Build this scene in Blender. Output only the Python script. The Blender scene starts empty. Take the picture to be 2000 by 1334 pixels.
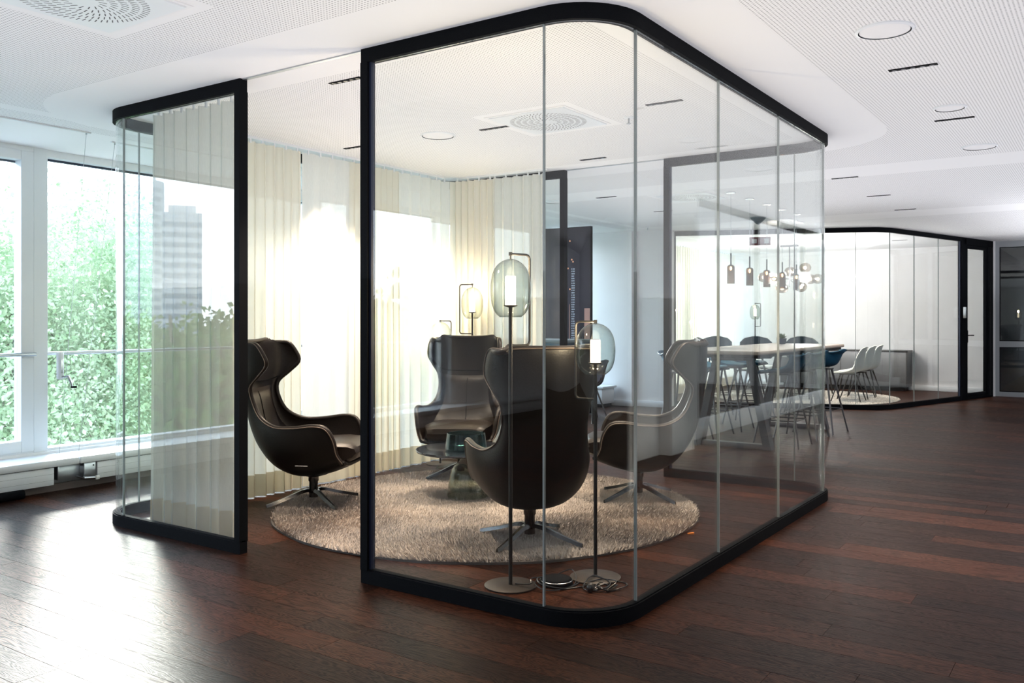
import bpy, math, random
import numpy as np
from mathutils import Vector, Matrix
PI = math.pi
C = bpy.context.scene.collection
SC = bpy.context.scene
H = 2.64                                    # ceiling height

# ------------------------------------------------------------------ camera, sky, sun, exposure
cam_d = bpy.data.cameras.new('camera'); cam = bpy.data.objects.new('camera', cam_d); C.objects.link(cam)
cam_d.sensor_width = 36; cam_d.lens = 31.01; cam_d.shift_y = -0.021; cam_d.clip_end = 2000; cam_d.clip_start = 0.05
cam.location = (0, 0, 1.3); cam.rotation_euler = (PI/2, 0, math.atan2(-.8251, .5651))
SC.camera = cam
SC.view_settings.view_transform = 'Standard'; SC.view_settings.look = 'None'
SC.view_settings.gamma = 1; SC.view_settings.use_curve_mapping = False
SC.view_settings.exposure = 2.0
SC.cycles.use_denoising = True
SC.cycles.max_bounces = 14; SC.cycles.diffuse_bounces = 5; SC.cycles.glossy_bounces = 6
SC.cycles.transmission_bounces = 10; SC.cycles.transparent_max_bounces = 40
SC.cycles.sample_clamp_indirect = 8; SC.cycles.caustics_reflective = False; SC.cycles.caustics_refractive = False

w = bpy.data.worlds.new('sky'); SC.world = w; w.use_nodes = True
wt = w.node_tree; wt.nodes.clear()
wo = wt.nodes.new('ShaderNodeOutputWorld'); wb = wt.nodes.new('ShaderNodeBackground')
wc = wt.nodes.new('ShaderNodeTexCoord'); wx = wt.nodes.new('ShaderNodeSeparateXYZ'); wr = wt.nodes.new('ShaderNodeValToRGB')
wt.links.new(wc.outputs['Generated'], wx.inputs[0]); wt.links.new(wx.outputs['Z'], wr.inputs[0])
wr.color_ramp.elements[0].position = 0.0; wr.color_ramp.elements[0].color = (.86, .92, 1, 1)
wr.color_ramp.elements[1].position = 0.9; wr.color_ramp.elements[1].color = (.55, .74, 1, 1)
wt.links.new(wr.outputs[0], wb.inputs[0]); wb.inputs[1].default_value = 2.15
wt.links.new(wb.outputs[0], wo.inputs[0])

sd = bpy.data.lights.new('sun', 'SUN'); sun = bpy.data.objects.new('sun', sd); C.objects.link(sun)
sd.energy = 2.4; sd.color = (1, .93, .86); sd.angle = math.radians(8)
sdir = Vector((.49, .87, math.tan(math.radians(17)))).normalized()      # towards the sun
sun.rotation_euler = sdir.to_track_quat('Z', 'Y').to_euler(); sun.location = (8, 14, 8)

# light portals in the window openings of the facade (they only guide sampling of the sky)
for px in (0.0, 4.4, 8.8, 13.2):
    ld = bpy.data.lights.new('window_portal', 'AREA'); ld.shape = 'RECTANGLE'; ld.size = 4.3; ld.size_y = 2.3
    lo = bpy.data.objects.new('window_portal', ld); C.objects.link(lo)
    lo.location = (px, 7.12, 1.45); lo.rotation_euler = (-PI/2, 0, 0); ld.cycles.is_portal = True

# added fill: area lights without lamp bodies, facing up to brighten the ceiling
for nm, x, y, sx, sy, e in (('added_ceiling_fill', 1.8, -.35, 18.4, 10.9, 122), ('added_ceiling_fill', 13.6, -2.2, 5.2, 6.6, 58), ('added_ceiling_fill', 15.3, 4.1, 3.0, 2.0, 7)):
    ld = bpy.data.lights.new(nm, 'AREA'); ld.shape = 'RECTANGLE'; ld.size = sx; ld.size_y = sy; ld.energy = e; ld.color = (.93, .93, 1)
    lo = bpy.data.objects.new(nm, ld); C.objects.link(lo); lo.location = (x, y, 1.5); lo.rotation_euler = (PI, 0, 0)

# ------------------------------------------------------------------ materials
def nt(m): return m.node_tree.nodes, m.node_tree.links
def pbr(name, col, rough=.5, metal=0, spec=.5, coat=0):
    m = bpy.data.materials.new(name); m.use_nodes = True
    b = m.node_tree.nodes['Principled BSDF']
    b.inputs['Base Color'].default_value = (*col, 1); b.inputs['Roughness'].default_value = rough
    b.inputs['Metallic'].default_value = metal; b.inputs['Specular IOR Level'].default_value = spec
    b.inputs['Coat Weight'].default_value = coat
    return m
def noisy(name, c1, c2, scale, rough=.5, bump=.0, metal=0, stretch=(1, 1, 1), detail=4, coords='Object', spec=.5):
    m = pbr(name, c1, rough, metal, spec); N, L = nt(m); b = N['Principled BSDF']
    tc = N.new('ShaderNodeTexCoord'); mp = N.new('ShaderNodeMapping'); mp.inputs['Scale'].default_value = stretch
    n = N.new('ShaderNodeTexNoise'); n.inputs['Scale'].default_value = scale; n.inputs['Detail'].default_value = detail
    r = N.new('ShaderNodeValToRGB'); r.color_ramp.elements[0].color = (*c1, 1); r.color_ramp.elements[1].color = (*c2, 1)
    r.color_ramp.elements[0].position = .3; r.color_ramp.elements[1].position = .7
    L.new(tc.outputs[coords], mp.inputs[0]); L.new(mp.outputs[0], n.inputs['Vector']); L.new(n.outputs['Fac'], r.inputs[0])
    L.new(r.outputs[0], b.inputs['Base Color'])
    if bump:
        bp = N.new('ShaderNodeBump'); bp.inputs['Strength'].default_value = bump; bp.inputs['Distance'].default_value = .01
        L.new(n.outputs['Fac'], bp.inputs['Height']); L.new(bp.outputs[0], b.inputs['Normal'])
    return m
def thin_glass(name, tint=(.965, .985, .978), ior=1.5, gloss=.0, edge=None):
    m = bpy.data.materials.new(name); m.use_nodes = True; N, L = nt(m); N.clear()
    o = N.new('ShaderNodeOutputMaterial'); mix = N.new('ShaderNodeMixShader')
    t = N.new('ShaderNodeBsdfTransparent'); t.inputs[0].default_value = (*tint, 1)
    if edge:      # longer way through the glass towards the silhouette
        lw = N.new('ShaderNodeLayerWeight'); lw.inputs[0].default_value = .35; pw = N.new('ShaderNodeMath'); pw.operation = 'POWER'; pw.inputs[1].default_value = 1.6
        mc = N.new('ShaderNodeMix'); mc.data_type = 'RGBA'; mc.inputs[6].default_value = (*tint, 1); mc.inputs[7].default_value = (*edge, 1)
        L.new(lw.outputs['Facing'], pw.inputs[0]); L.new(pw.outputs[0], mc.inputs[0]); L.new(mc.outputs[2], t.inputs[0])
    g = N.new('ShaderNodeBsdfGlossy'); g.inputs['Roughness'].default_value = gloss; g.inputs[0].default_value = (1, 1, 1, 1)
    f = N.new('ShaderNodeFresnel'); ge = N.new('ShaderNodeNewGeometry'); mr = N.new('ShaderNodeMapRange')
    mr.inputs['To Min'].default_value = ior; mr.inputs['To Max'].default_value = 1/ior
    L.new(ge.outputs['Backfacing'], mr.inputs['Value']); L.new(mr.outputs[0], f.inputs['IOR'])
    L.new(f.outputs[0], mix.inputs[0]); L.new(t.outputs[0], mix.inputs[1]); L.new(g.outputs[0], mix.inputs[2]); L.new(mix.outputs[0], o.inputs[0])
    return m
def emis(name, col, s):
    m = bpy.data.materials.new(name); m.use_nodes = True; N, L = nt(m); N.clear()
    o = N.new('ShaderNodeOutputMaterial'); e = N.new('ShaderNodeEmission'); e.inputs[0].default_value = (*col, 1); e.inputs[1].default_value = s
    L.new(e.outputs[0], o.inputs[0]); return m
def fabric(name, col, see=.12, trans=.55, k=1):
    m = bpy.data.materials.new(name); m.use_nodes = True; N, L = nt(m); N.clear()
    o = N.new('ShaderNodeOutputMaterial'); a = N.new('ShaderNodeMixShader'); b = N.new('ShaderNodeMixShader')
    d = N.new('ShaderNodeBsdfDiffuse'); t = N.new('ShaderNodeBsdfTranslucent'); tr = N.new('ShaderNodeBsdfTransparent')
    d.inputs[0].default_value = (*col, 1); t.inputs[0].default_value = (*col, 1); tr.inputs[0].default_value = (*[min(1, c*1.08) for c in col], 1)
    a.inputs[0].default_value = trans; b.inputs[0].default_value = see
    tc = N.new('ShaderNodeTexCoord'); mp = N.new('ShaderNodeMapping'); mp.inputs['Scale'].default_value = (220, 220, 25)
    n = N.new('ShaderNodeTexNoise'); n.inputs['Scale'].default_value = 1; n.inputs['Detail'].default_value = 2
    mr = N.new('ShaderNodeMapRange'); mr.inputs['From Min'].default_value = .3; mr.inputs['From Max'].default_value = .7
    mr.inputs['To Min'].default_value = see*.4; mr.inputs['To Max'].default_value = see*1.6
    L.new(tc.outputs['Object'], mp.inputs[0]); L.new(mp.outputs[0], n.inputs['Vector']); L.new(n.outputs['Fac'], mr.inputs['Value']); L.new(mr.outputs[0], b.inputs[0])
    L.new(d.outputs[0], a.inputs[1]); L.new(t.outputs[0], a.inputs[2]); L.new(a.outputs[0], b.inputs[1]); L.new(tr.outputs[0], b.inputs[2]); L.new(b.outputs[0], o.inputs[0])
    return m

M = {}
M['white'] = noisy('white_paint', (.84, .84, .85), (.87, .87, .88), 6, .75, .02)
M['white_frame'] = pbr('white_lacquer', (.80, .83, .86), .35)
M['grey_frame'] = pbr('grey_lacquer', (.30, .32, .34), .4)
M['black'] = noisy('black_powder_coat', (.004, .0045, .006), (.007, .008, .010), 300, .7, .03, spec=.05)
M['gasket'] = pbr('rubber_gasket', (.012, .02, .05), .5)
M['glass'] = thin_glass('partition_glass', (.972, .988, .982))
M['win_glass'] = thin_glass('window_glass', (.96, .985, .985))
M['smoke'] = thin_glass('smoked_glass', (.80, .83, .80), 1.5, edge=(.16, .19, .17))
M['smoke_dark'] = thin_glass('brown_smoked_glass', (.62, .55, .50), 1.5, edge=(.22, .19, .17))
M['teal_glass'] = thin_glass('teal_glass', (.62, .80, .82), 1.5, edge=(.08, .25, .28))
M['green_glass'] = thin_glass('olive_smoked_glass', (.86, .89, .84), 1.5, edge=(.45, .50, .43))
M['seam'] = pbr('clear_joint', (.30, .34, .34), .25, 0, .8)
M['leather'] = noisy('dark_brown_leather', (.003, .0024, .0022), (.005, .004, .0035), 120, .42, .10, spec=.22)
M['leather_side'] = noisy('brown_leather_lining', (.008, .005, .004), (.012, .008, .006), 140, .40, .08, spec=.3)
M['piping'] = pbr('tan_piping', (.10, .075, .06), .5)
M['chair_metal'] = pbr('polished_dark_aluminium', (.09, .09, .095), .22, 1)
M['bronze'] = noisy('dark_bronze_metal', (.012, .011, .010), (.018, .016, .015), 60, .5, .02, .2)
M['bronze_base'] = noisy('bronze_disc_metal', (.038, .030, .026), (.050, .040, .034), 40, .5, .02, .4)
M['bulb'] = emis('lamp_diffuser', (1, .80, .56), 2.6)
M['bulb_glow'] = emis('lamp_filament', (1, .55, .22), 9)
M['chrome'] = pbr('chrome', (.75, .77, .8), .18, 1)
M['steel'] = pbr('brushed_steel', (.5, .53, .56), .35, 1)
M['tabletop'] = pbr('black_lacquered_top', (.012, .015, .020), .12, 0, .5, .5)
M['brass'] = pbr('brass_sleeve', (.35, .33, .30), .25, 1)
M['cable'] = pbr('black_cable', (.012, .012, .014), .3)
M['orange'] = pbr('orange_plastic', (.75, .22, .03), .5)
M['felt'] = noisy('dark_felt', (.026, .021, .030), (.044, .036, .050), 90, .95, .1)
M['fleck_orange'] = pbr('orange_fleck', (.95, .42, .22), .6)
M['pale_dash'] = pbr('pale_dash', (.42, .45, .52), .6)
M['copper_strip'] = pbr('copper_strip', (.42, .22, .18), .6)
M['blue'] = noisy('petrol_blue_shell', (.006, .075, .15), (.008, .095, .18), 30, .5, .03)
M['blue_light'] = noisy('petrol_blue_seat_pad', (.02, .16, .26), (.03, .19, .30), 200, .7, .05)
M['shell_white'] = pbr('pale_grey_shell', (.55, .60, .60), .4)
M['shell_grey'] = pbr('slate_grey_shell', (.06, .09, .11), .5)
M['bar_leg'] = pbr('grey_leg_metal', (.10, .10, .11), .4, .3)
M['black_leg'] = pbr('black_leg_metal', (.012, .012, .013), .4)
M['bar_top'] = noisy('pale_oak_top', (.42, .36, .31), (.52, .46, .41), 6, .4, .02, 0, (1, 14, 1))
M['bar_edge'] = pbr('dark_table_edge', (.02, .018, .018), .4)
M['cabinet'] = noisy('slate_cabinet', (.10, .105, .115), (.12, .125, .135), 20, .4)
M['meet_top'] = pbr('white_laminate', (.75, .77, .78), .3)
M['red'] = pbr('dark_red_sign', (.16, .012, .015), .4)
M['sign_white'] = pbr('sign_white', (.75, .75, .75), .4)
M['leaf_small'] = noisy('succulent_green', (.08, .16, .03), (.20, .30, .05), 40, .5)
M['pot'] = pbr('dark_pot', (.02, .03, .06), .4)
M['carpet'] = noisy('dark_carpet', (.035, .028, .032), (.055, .045, .05), 200, .95, .2)
M['ext_concrete'] = noisy('pale_concrete', (.45, .46, .48), (.55, .56, .58), .3, .8)
M['tower_glass'] = pbr('tower_window_band', (.13, .17, .22), .25)
M['tower_wall'] = noisy('tower_stone', (.30, .32, .35), (.36, .38, .41), .2, .7)
M['bark'] = noisy('bark', (.05, .04, .03), (.12, .10, .08), 4, .9, .4, 0, (1, 1, .3))
M['bounce_ground'] = noisy('pale_bounce_ground', (.68, .68, .66), (.78, .78, .76), 2, .9)
M['curtain'] = fabric('cream_voile', (.88, .845, .75), .016, .25)
M['curtain_sheer'] = fabric('sheer_white_voile', (.86, .86, .82), .045, .25)
M['curtain_hem'] = fabric('cream_hem', (.80, .74, .60), .01, .25)
M['curtain_mid'] = fabric('pale_voile', (.84, .85, .81), .055, .29)

def leaf_mat(name, c1, c2):
    m = bpy.data.materials.new(name); m.use_nodes = True; N, L = nt(m); N.clear()
    o = N.new('ShaderNodeOutputMaterial'); mix = N.new('ShaderNodeMixShader'); mix.inputs[0].default_value = .45
    d = N.new('ShaderNodeBsdfDiffuse'); t = N.new('ShaderNodeBsdfTranslucent')
    tc = N.new('ShaderNodeTexCoord'); n = N.new('ShaderNodeTexNoise'); n.inputs['Scale'].default_value = 2.2
    r = N.new('ShaderNodeValToRGB'); r.color_ramp.elements[0].color = (*c1, 1); r.color_ramp.elements[1].color = (*c2, 1)
    r.color_ramp.elements[0].position = .35; r.color_ramp.elements[1].position = .65
    L.new(tc.outputs['Object'], n.inputs['Vector']); L.new(n.outputs['Fac'], r.inputs[0])
    L.new(r.outputs[0], d.inputs[0]); L.new(r.outputs[0], t.inputs[0])
    L.new(d.outputs[0], mix.inputs[1]); L.new(t.outputs[0], mix.inputs[2]); L.new(mix.outputs[0], o.inputs[0]); return m
M['leaf'] = leaf_mat('plane_tree_leaves', (.17, .27, .14), (.40, .49, .34))
M['leaf2'] = leaf_mat('dark_tree_leaves', (.05, .12, .03), (.12, .22, .06))

# oak planks: grain along Y, tone per plank from the point attribute "tone"
def wood():
    m = pbr('smoked_oak', (.05, .02, .012), .40, 0, .07, 0); N, L = nt(m); b = N['Principled BSDF']; b.inputs['Coat Roughness'].default_value = .2
    at = N.new('ShaderNodeAttribute'); at.attribute_name = 'tone'
    ge = N.new('ShaderNodeNewGeometry')
    add = N.new('ShaderNodeVectorMath'); add.operation = 'ADD'
    cx = N.new('ShaderNodeCombineXYZ'); mu = N.new('ShaderNodeMath'); mu.operation = 'MULTIPLY'; mu.inputs[1].default_value = 37.0
    L.new(at.outputs['Fac'], mu.inputs[0]); L.new(mu.outputs[0], cx.inputs[0]); L.new(mu.outputs[0], cx.inputs[1])
    L.new(ge.outputs['Position'], add.inputs[0]); L.new(cx.outputs[0], add.inputs[1])
    m1 = N.new('ShaderNodeMapping'); m1.inputs['Scale'].default_value = (14, 1.6, 1)
    n1 = N.new('ShaderNodeTexNoise'); n1.inputs['Scale'].default_value = 1; n1.inputs['Detail'].default_value = 3; n1.inputs['Distortion'].default_value = .6
    L.new(add.outputs[0], m1.inputs[0]); L.new(m1.outputs[0], n1.inputs['Vector'])
    # contour lines of the stretched noise read as cathedral grain
    k = N.new('ShaderNodeMath'); k.operation = 'MULTIPLY'; k.inputs[1].default_value = 24
    s = N.new('ShaderNodeMath'); s.operation = 'SINE'; L.new(n1.outputs['Fac'], k.inputs[0])
    k2 = N.new('ShaderNodeMath'); k2.operation = 'MULTIPLY'; k2.inputs[1].default_value = 6.28; L.new(k.outputs[0], k2.inputs[0]); L.new(k2.outputs[0], s.inputs[0])
    m2 = N.new('ShaderNodeMapping'); m2.inputs['Scale'].default_value = (260, 9, 1)
    n2 = N.new('ShaderNodeTexNoise'); n2.inputs['Scale'].default_value = 1; n2.inputs['Detail'].default_value = 2
    L.new(add.outputs[0], m2.inputs[0]); L.new(m2.outputs[0], n2.inputs['Vector'])
    g = N.new('ShaderNodeMath'); g.operation = 'MULTIPLY_ADD'; g.inputs[1].default_value = .22; L.new(s.outputs[0], g.inputs[0]); L.new(n2.outputs['Fac'], g.inputs[2])
    r = N.new('ShaderNodeValToRGB'); e = r.color_ramp.elements
    e[0].position = .22; e[0].color = (.005, .0019, .0012, 1); e[1].position = .75; e[1].color = (.042, .0170, .0100, 1)
    L.new(g.outputs[0], r.inputs[0])
    hr = N.new('ShaderNodeValToRGB'); h = hr.color_ramp.elements
    h[0].position = 0; h[0].color = (.55, .52, .55, 1); h[1].position = 1; h[1].color = (1.85, 1.45, 1.2, 1)
    q = h.new(.6); q.color = (.95, .90, .88, 1)
    L.new(at.outputs['Fac'], hr.inputs[0])
    mx = N.new('ShaderNodeMix'); mx.data_type = 'RGBA'; mx.blend_type = 'MULTIPLY'; mx.inputs[0].default_value = 1
    L.new(r.outputs[0], mx.inputs[6]); L.new(hr.outputs[0], mx.inputs[7]); L.new(mx.outputs[2], b.inputs['Base Color'])
    rr = N.new('ShaderNodeMapRange'); rr.inputs['To Min'].default_value = .50; rr.inputs['To Max'].default_value = .34; L.new(g.outputs[0], rr.inputs['Value']); L.new(rr.outputs[0], b.inputs['Roughness'])
    bp = N.new('ShaderNodeBump'); bp.inputs['Strength'].default_value = .35; bp.inputs['Distance'].default_value = .0015
    L.new(g.outputs[0], bp.inputs['Height']); L.new(bp.outputs[0], b.inputs['Normal'])
    return m
M['wood'] = wood()
M['far_wall'] = noisy('taupe_wall', (.5, .49, .48), (.56, .55, .54), 3, .9)
M['slot_grey'] = pbr('shadow_grey', (.09, .09, .095), .8)
M['joint'] = pbr('dark_joint', (.006, .004, .003), .8)

BX0, BX1, BY0, BY1 = 3.205, 6.78, 1.738, 5.45       # glass room centre lines
def ceiling_mat():
    m = pbr('perforated_plaster', (.80, .80, .81), .8, 0, .3); N, L = nt(m); b = N['Principled BSDF']
    ge = N.new('ShaderNodeNewGeometry'); sx = N.new('ShaderNodeSeparateXYZ'); L.new(ge.outputs['Position'], sx.inputs[0])
    def mth(op, a, bb=None, c=None):
        n = N.new('ShaderNodeMath'); n.operation = op
        for i, v in enumerate((a, bb, c)):
            if v is None: continue
            if isinstance(v, (int, float)): n.inputs[i].default_value = v
            else: L.new(v, n.inputs[i])
        return n.outputs[0]
    X, Y = sx.outputs['X'], sx.outputs['Y']
    p = .0175
    fx = mth('SUBTRACT', mth('FRACT', mth('DIVIDE', X, p)), .5); fy = mth('SUBTRACT', mth('FRACT', mth('DIVIDE', Y, p)), .5)
    d = mth('SQRT', mth('ADD', mth('MULTIPLY', fx, fx), mth('MULTIPLY', fy, fy)))
    hole = mth('LESS_THAN', d, .235)
    # signed distance to the glass room: plain band on both sides of it
    qx = mth('SUBTRACT', mth('ABSOLUTE', mth('SUBTRACT', X, (BX0+BX1)/2)), (BX1-BX0)/2-.30)
    qy = mth('SUBTRACT', mth('ABSOLUTE', mth('SUBTRACT', Y, (BY0+BY1)/2)), (BY1-BY0)/2-.30)
    ax, ay = mth('MAXIMUM', qx, 0), mth('MAXIMUM', qy, 0)
    sdf = mth('SUBTRACT', mth('ADD', mth('SQRT', mth('ADD', mth('MULTIPLY', ax, ax), mth('MULTIPLY', ay, ay))), mth('MINIMUM', mth('MAXIMUM', qx, qy), 0)), .30)
    band = mth('MULTIPLY', mth('GREATER_THAN', sdf, -.22), mth('LESS_THAN', sdf, .42))
    keep = mth('SUBTRACT', 1, band)
    keep = mth('MULTIPLY', keep, mth('LESS_THAN', Y, 6.05))
    # plain seams between the ceiling fields
    for axis, pos, wd in ((X, 8.35, .30), (X, 12.0, .35), (Y, 5.75, .06), (X, -1.0, .3)):
        s = mth('GREATER_THAN', mth('ABSOLUTE', mth('SUBTRACT', axis, pos)), wd); keep = mth('MULTIPLY', keep, s)
    # plain squares around the air outlets
    for vx, vy in VENTS:
        s = mth('GREATER_THAN', mth('MAXIMUM', mth('ABSOLUTE', mth('SUBTRACT', X, vx)), mth('ABSOLUTE', mth('SUBTRACT', Y, vy))), .37); keep = mth('MULTIPLY', keep, s)
    hole = mth('MULTIPLY', hole, keep)
    mx = N.new('ShaderNodeMix'); mx.data_type = 'RGBA'
    mx.inputs[6].default_value = (.88, .88, .885, 1); mx.inputs[7].default_value = (.36, .36, .37, 1)
    L.new(hole, mx.inputs[0]); L.new(mx.outputs[2], b.inputs['Base Color'])
    return m
VENTS = [(2.03, 3.56), (5.03, 3.15), (9.04, 3.82), (11.95, 3.83)]
M['ceiling'] = ceiling_mat()

# ------------------------------------------------------------------ mesh helpers
class MB:
    def __init__(s): s.v = []; s.f = []
    def add(s, vs, fs):
        o = len(s.v); s.v += [tuple(v) for v in vs]; s.f += [tuple(i+o for i in f) for f in fs]; return s
    def box(s, x0, y0, z0, x1, y1, z1, ch=0, mat=None):
        if ch <= 0:
            vs = [(x, y, z) for z in (z0, z1) for y in (y0, y1) for x in (x0, x1)]
            fs = [(0, 2, 3, 1), (4, 5, 7, 6), (0, 1, 5, 4), (2, 6, 7, 3), (0, 4, 6, 2), (1, 3, 7, 5)]
        else:
            ch = min(ch, (x1-x0)*.45, (y1-y0)*.45, (z1-z0)*.45)
            xs = (x0, x0+ch, x1-ch, x1); ys = (y0, y0+ch, y1-ch, y1)
            ring = lambda a: [(xs[0]+a, ys[1], ), (xs[1], ys[0]+a), (xs[2], ys[0]+a), (xs[3]-a, ys[1]), (xs[3]-a, ys[2]), (xs[2], ys[3]-a), (xs[1], ys[3]-a), (xs[0]+a, ys[2])]
            vs = []
            for z, a in ((z0, ch*.7), (z0+ch, 0), (z1-ch, 0), (z1, ch*.7)): vs += [(p[0], p[1], z) for p in ring(a)]
            fs = [tuple(reversed(range(8))), tuple(range(24, 32))]
            for k in range(3):
                for i in range(8):
                    j = (i+1) % 8; fs.append((k*8+i, k*8+j, k*8+8+j, k*8+8+i))
        if mat: vs = [mat @ Vector(v) for v in vs]
        return s.add(vs, fs)
    def tube(s, pts, r, n=8, closed=False, r2=None):
        pts = [Vector(p) for p in pts]; m = len(pts)
        if r2 is None: rs = [r]*m if not isinstance(r, (list, tuple)) else r
        else: rs = [r+(r2-r)*i/(m-1) for i in range(m)]
        up = None; vs = []
        for i, p in enumerate(pts):
            if closed: t = pts[(i+1) % m]-pts[i-1]
            else: t = pts[min(i+1, m-1)]-pts[max(i-1, 0)]
            t.normalize()
            if up is None:
                up = t.cross(Vector((0, 0, 1)) if abs(t.z) < .9 else Vector((1, 0, 0))).normalized()
            else: up = (up-t*up.dot(t)).normalized()
            w_ = t.cross(up)
            for k in range(n):
                a = 2*PI*k/n+PI/n; vs.append(p+(up*math.cos(a)+w_*math.sin(a))*rs[i])
        fs = []
        for i in range(m if closed else m-1):
            j = (i+1) % m
            for k in range(n):
                l = (k+1) % n; fs.append((i*n+k, i*n+l, j*n+l, j*n+k))
        if not closed: fs += [tuple(reversed(range(n))), tuple(range((m-1)*n, m*n))]
        return s.add(vs, fs)
    def lathe(s, prof, n=32, c=(0, 0, 0), ax='z', capb=True, capt=True):
        vs = []; fs = []
        for r, z in prof:
            for k in range(n):
                a = 2*PI*k/n
                v = (r*math.cos(a), r*math.sin(a), z)
                if ax == 'y': v = (v[0], z, v[1])
                if ax == 'x': v = (z, v[0], v[1])
                vs.append((v[0]+c[0], v[1]+c[1], v[2]+c[2]))
        for i in range(len(prof)-1):
            for k in range(n):
                l = (k+1) % n; fs.append((i*n+k, i*n+l, (i+1)*n+l, (i+1)*n+k))
        if capb: fs.append(tuple(reversed(range(n))))
        if capt: fs.append(tuple(range((len(prof)-1)*n, len(prof)*n)))
        return s.add(vs, fs)
    def prism(s, poly, z0, z1):
        n = len(poly); vs = [(x, y, z0) for x, y in poly]+[(x, y, z1) for x, y in poly]
        fs = [tuple(reversed(range(n))), tuple(range(n, 2*n))]+[(i, (i+1) % n, n+(i+1) % n, n+i) for i in range(n)]
        return s.add(vs, fs)
    def strip(s, path, a, b, z0, z1):
        """solid following a plan path between offsets a and b (left of travel positive)"""
        P = [Vector((p[0], p[1])) for p in path]; n = len(P); L_ = []; R_ = []
        for i in range(n):
            t0 = (P[i]-P[i-1]).normalized() if i else (P[1]-P[0]).normalized()
            t1 = (P[i+1]-P[i]).normalized() if i < n-1 else t0
            n0 = Vector((-t0.y, t0.x)); n1 = Vector((-t1.y, t1.x)); m = (n0+n1).normalized(); k = 1/max(.3, m.dot(n0))
            L_.append(P[i]+m*b*k); R_.append(P[i]+m*a*k)
        vs = []
        for i in range(n):
            for q, z in ((R_[i], z0), (L_[i], z0), (L_[i], z1), (R_[i], z1)): vs.append((q.x, q.y, z))
        fs = [(0, 1, 2, 3), tuple(4*(n-1)+k for k in (3, 2, 1, 0))]
        for i in range(n-1):
            for k in range(4):
                l = (k+1) % 4; fs.append((4*i+k, 4*i+4+k, 4*i+4+l, 4*i+l))
        return s.add(vs, fs)
    def grid(s, rows):
        n = len(rows[0]); vs = [v for r in rows for v in r]
        fs = [(i*n+k, i*n+k+1, (i+1)*n+k+1, (i+1)*n+k) for i in range(len(rows)-1) for k in range(n-1)]
        return s.add(vs, fs)
    def mesh(s, name, m, smooth=True):
        me = bpy.data.meshes.new(name); me.from_pydata(s.v, [], s.f); me.materials.append(M[m] if isinstance(m, str) else m)
        me.validate(); me.update()
        if smooth:
            me.polygons.foreach_set('use_smooth', [True]*len(me.polygons)); me.set_sharp_from_angle(angle=math.radians(38))
        return me
    def obj(s, name, m, parent=None, smooth=True):
        o = bpy.data.objects.new(name, s.mesh(name, m, smooth)); C.objects.link(o)
        if parent: o.parent = parent
        return o
def arc(cx, cy, r, a0, a1, n=10):
    return [(cx+r*math.cos(math.radians(a0+(a1-a0)*i/n)), cy+r*math.sin(math.radians(a0+(a1-a0)*i/n))) for i in range(n+1)]
def fix_normals(o):
    import bmesh
    bm = bmesh.new(); bm.from_mesh(o.data); bmesh.ops.recalc_face_normals(bm, faces=bm.faces); bm.to_mesh(o.data); bm.free(); return o
def tag(o, label, cat, group=None):
    o['label'] = label; o['category'] = cat
    if group: o['group'] = group
    return o
def struct(o, label=None):
    o['kind'] = 'structure'
    if label: o['label'] = label
    return o
def empty(name, loc=(0, 0, 0), rz=0):
    o = bpy.data.objects.new(name, None); C.objects.link(o); o.location = loc; o.rotation_euler = (0, 0, rz); o.empty_display_size = .1; return o
def kids(o): return [c for c in bpy.data.objects if c.parent == o]
def dup(o, parent=None):
    c = o.copy(); C.objects.link(c); c.parent = parent
    for k in kids(o):
        if k != c: dup(k, c)
    return c

# ------------------------------------------------------------------ floor of single planks
FX0, FX1, FY0, FY1 = -9.0, 18.2, -6.0, 6.67
floor = struct(MB().box(FX0, FY0, -.12, FX1, FY1+.4, -.006).obj('floor', 'joint'), 'floor of smoked brown oak planks')
rnd = random.Random(5)
def in_view(x, y):
    r = .5651*x-.8251*y; f = .8251*x+.5651*y
    return f > 2.2 and abs(r) < .62*f+.3, f
planks = []
W = .163
nrow = int((FX1-FX0)/W)+1
for i in range(nrow):
    x0 = FX0+i*W; y = FY0-rnd.uniform(0, 1.8)
    while y < FY1:
        l = rnd.choice((1.1, 1.45, 1.75, 1.9, 1.9)); a, b_ = max(y, FY0), min(y+l, FY1)
        if b_-a > .05:
            vis, f = in_view(x0+W/2, (a+b_)/2)
            planks.append(((0 if vis else 1000)+f if f > 0 else 3000, x0, a, min(x0+W, FX1), b_, rnd.random()))
        y += l
planks.sort()
def plank_geo(mb, p):
    g = .0009; mb.box(p[1]+g, p[2]+g, -.006, p[3]-g, p[4]-g, 0)
def set_tone(me, tones):
    at = me.attributes.new('tone', 'FLOAT', 'POINT'); at.data.foreach_set('value', tones)
for p in planks[:300]:
    mb = MB(); plank_geo(mb, p); o = mb.obj('plank', 'wood', floor, smooth=False); set_tone(o.data, [p[5]]*len(o.data.vertices))
mb = MB(); tones = []
for p in planks[300:]:
    n0 = len(mb.v); plank_geo(mb, p); tones += [p[5]]*(len(mb.v)-n0)
o = mb.obj('planks', 'wood', floor, smooth=False); set_tone(o.data, tones); o['kind'] = 'stuff'

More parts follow.
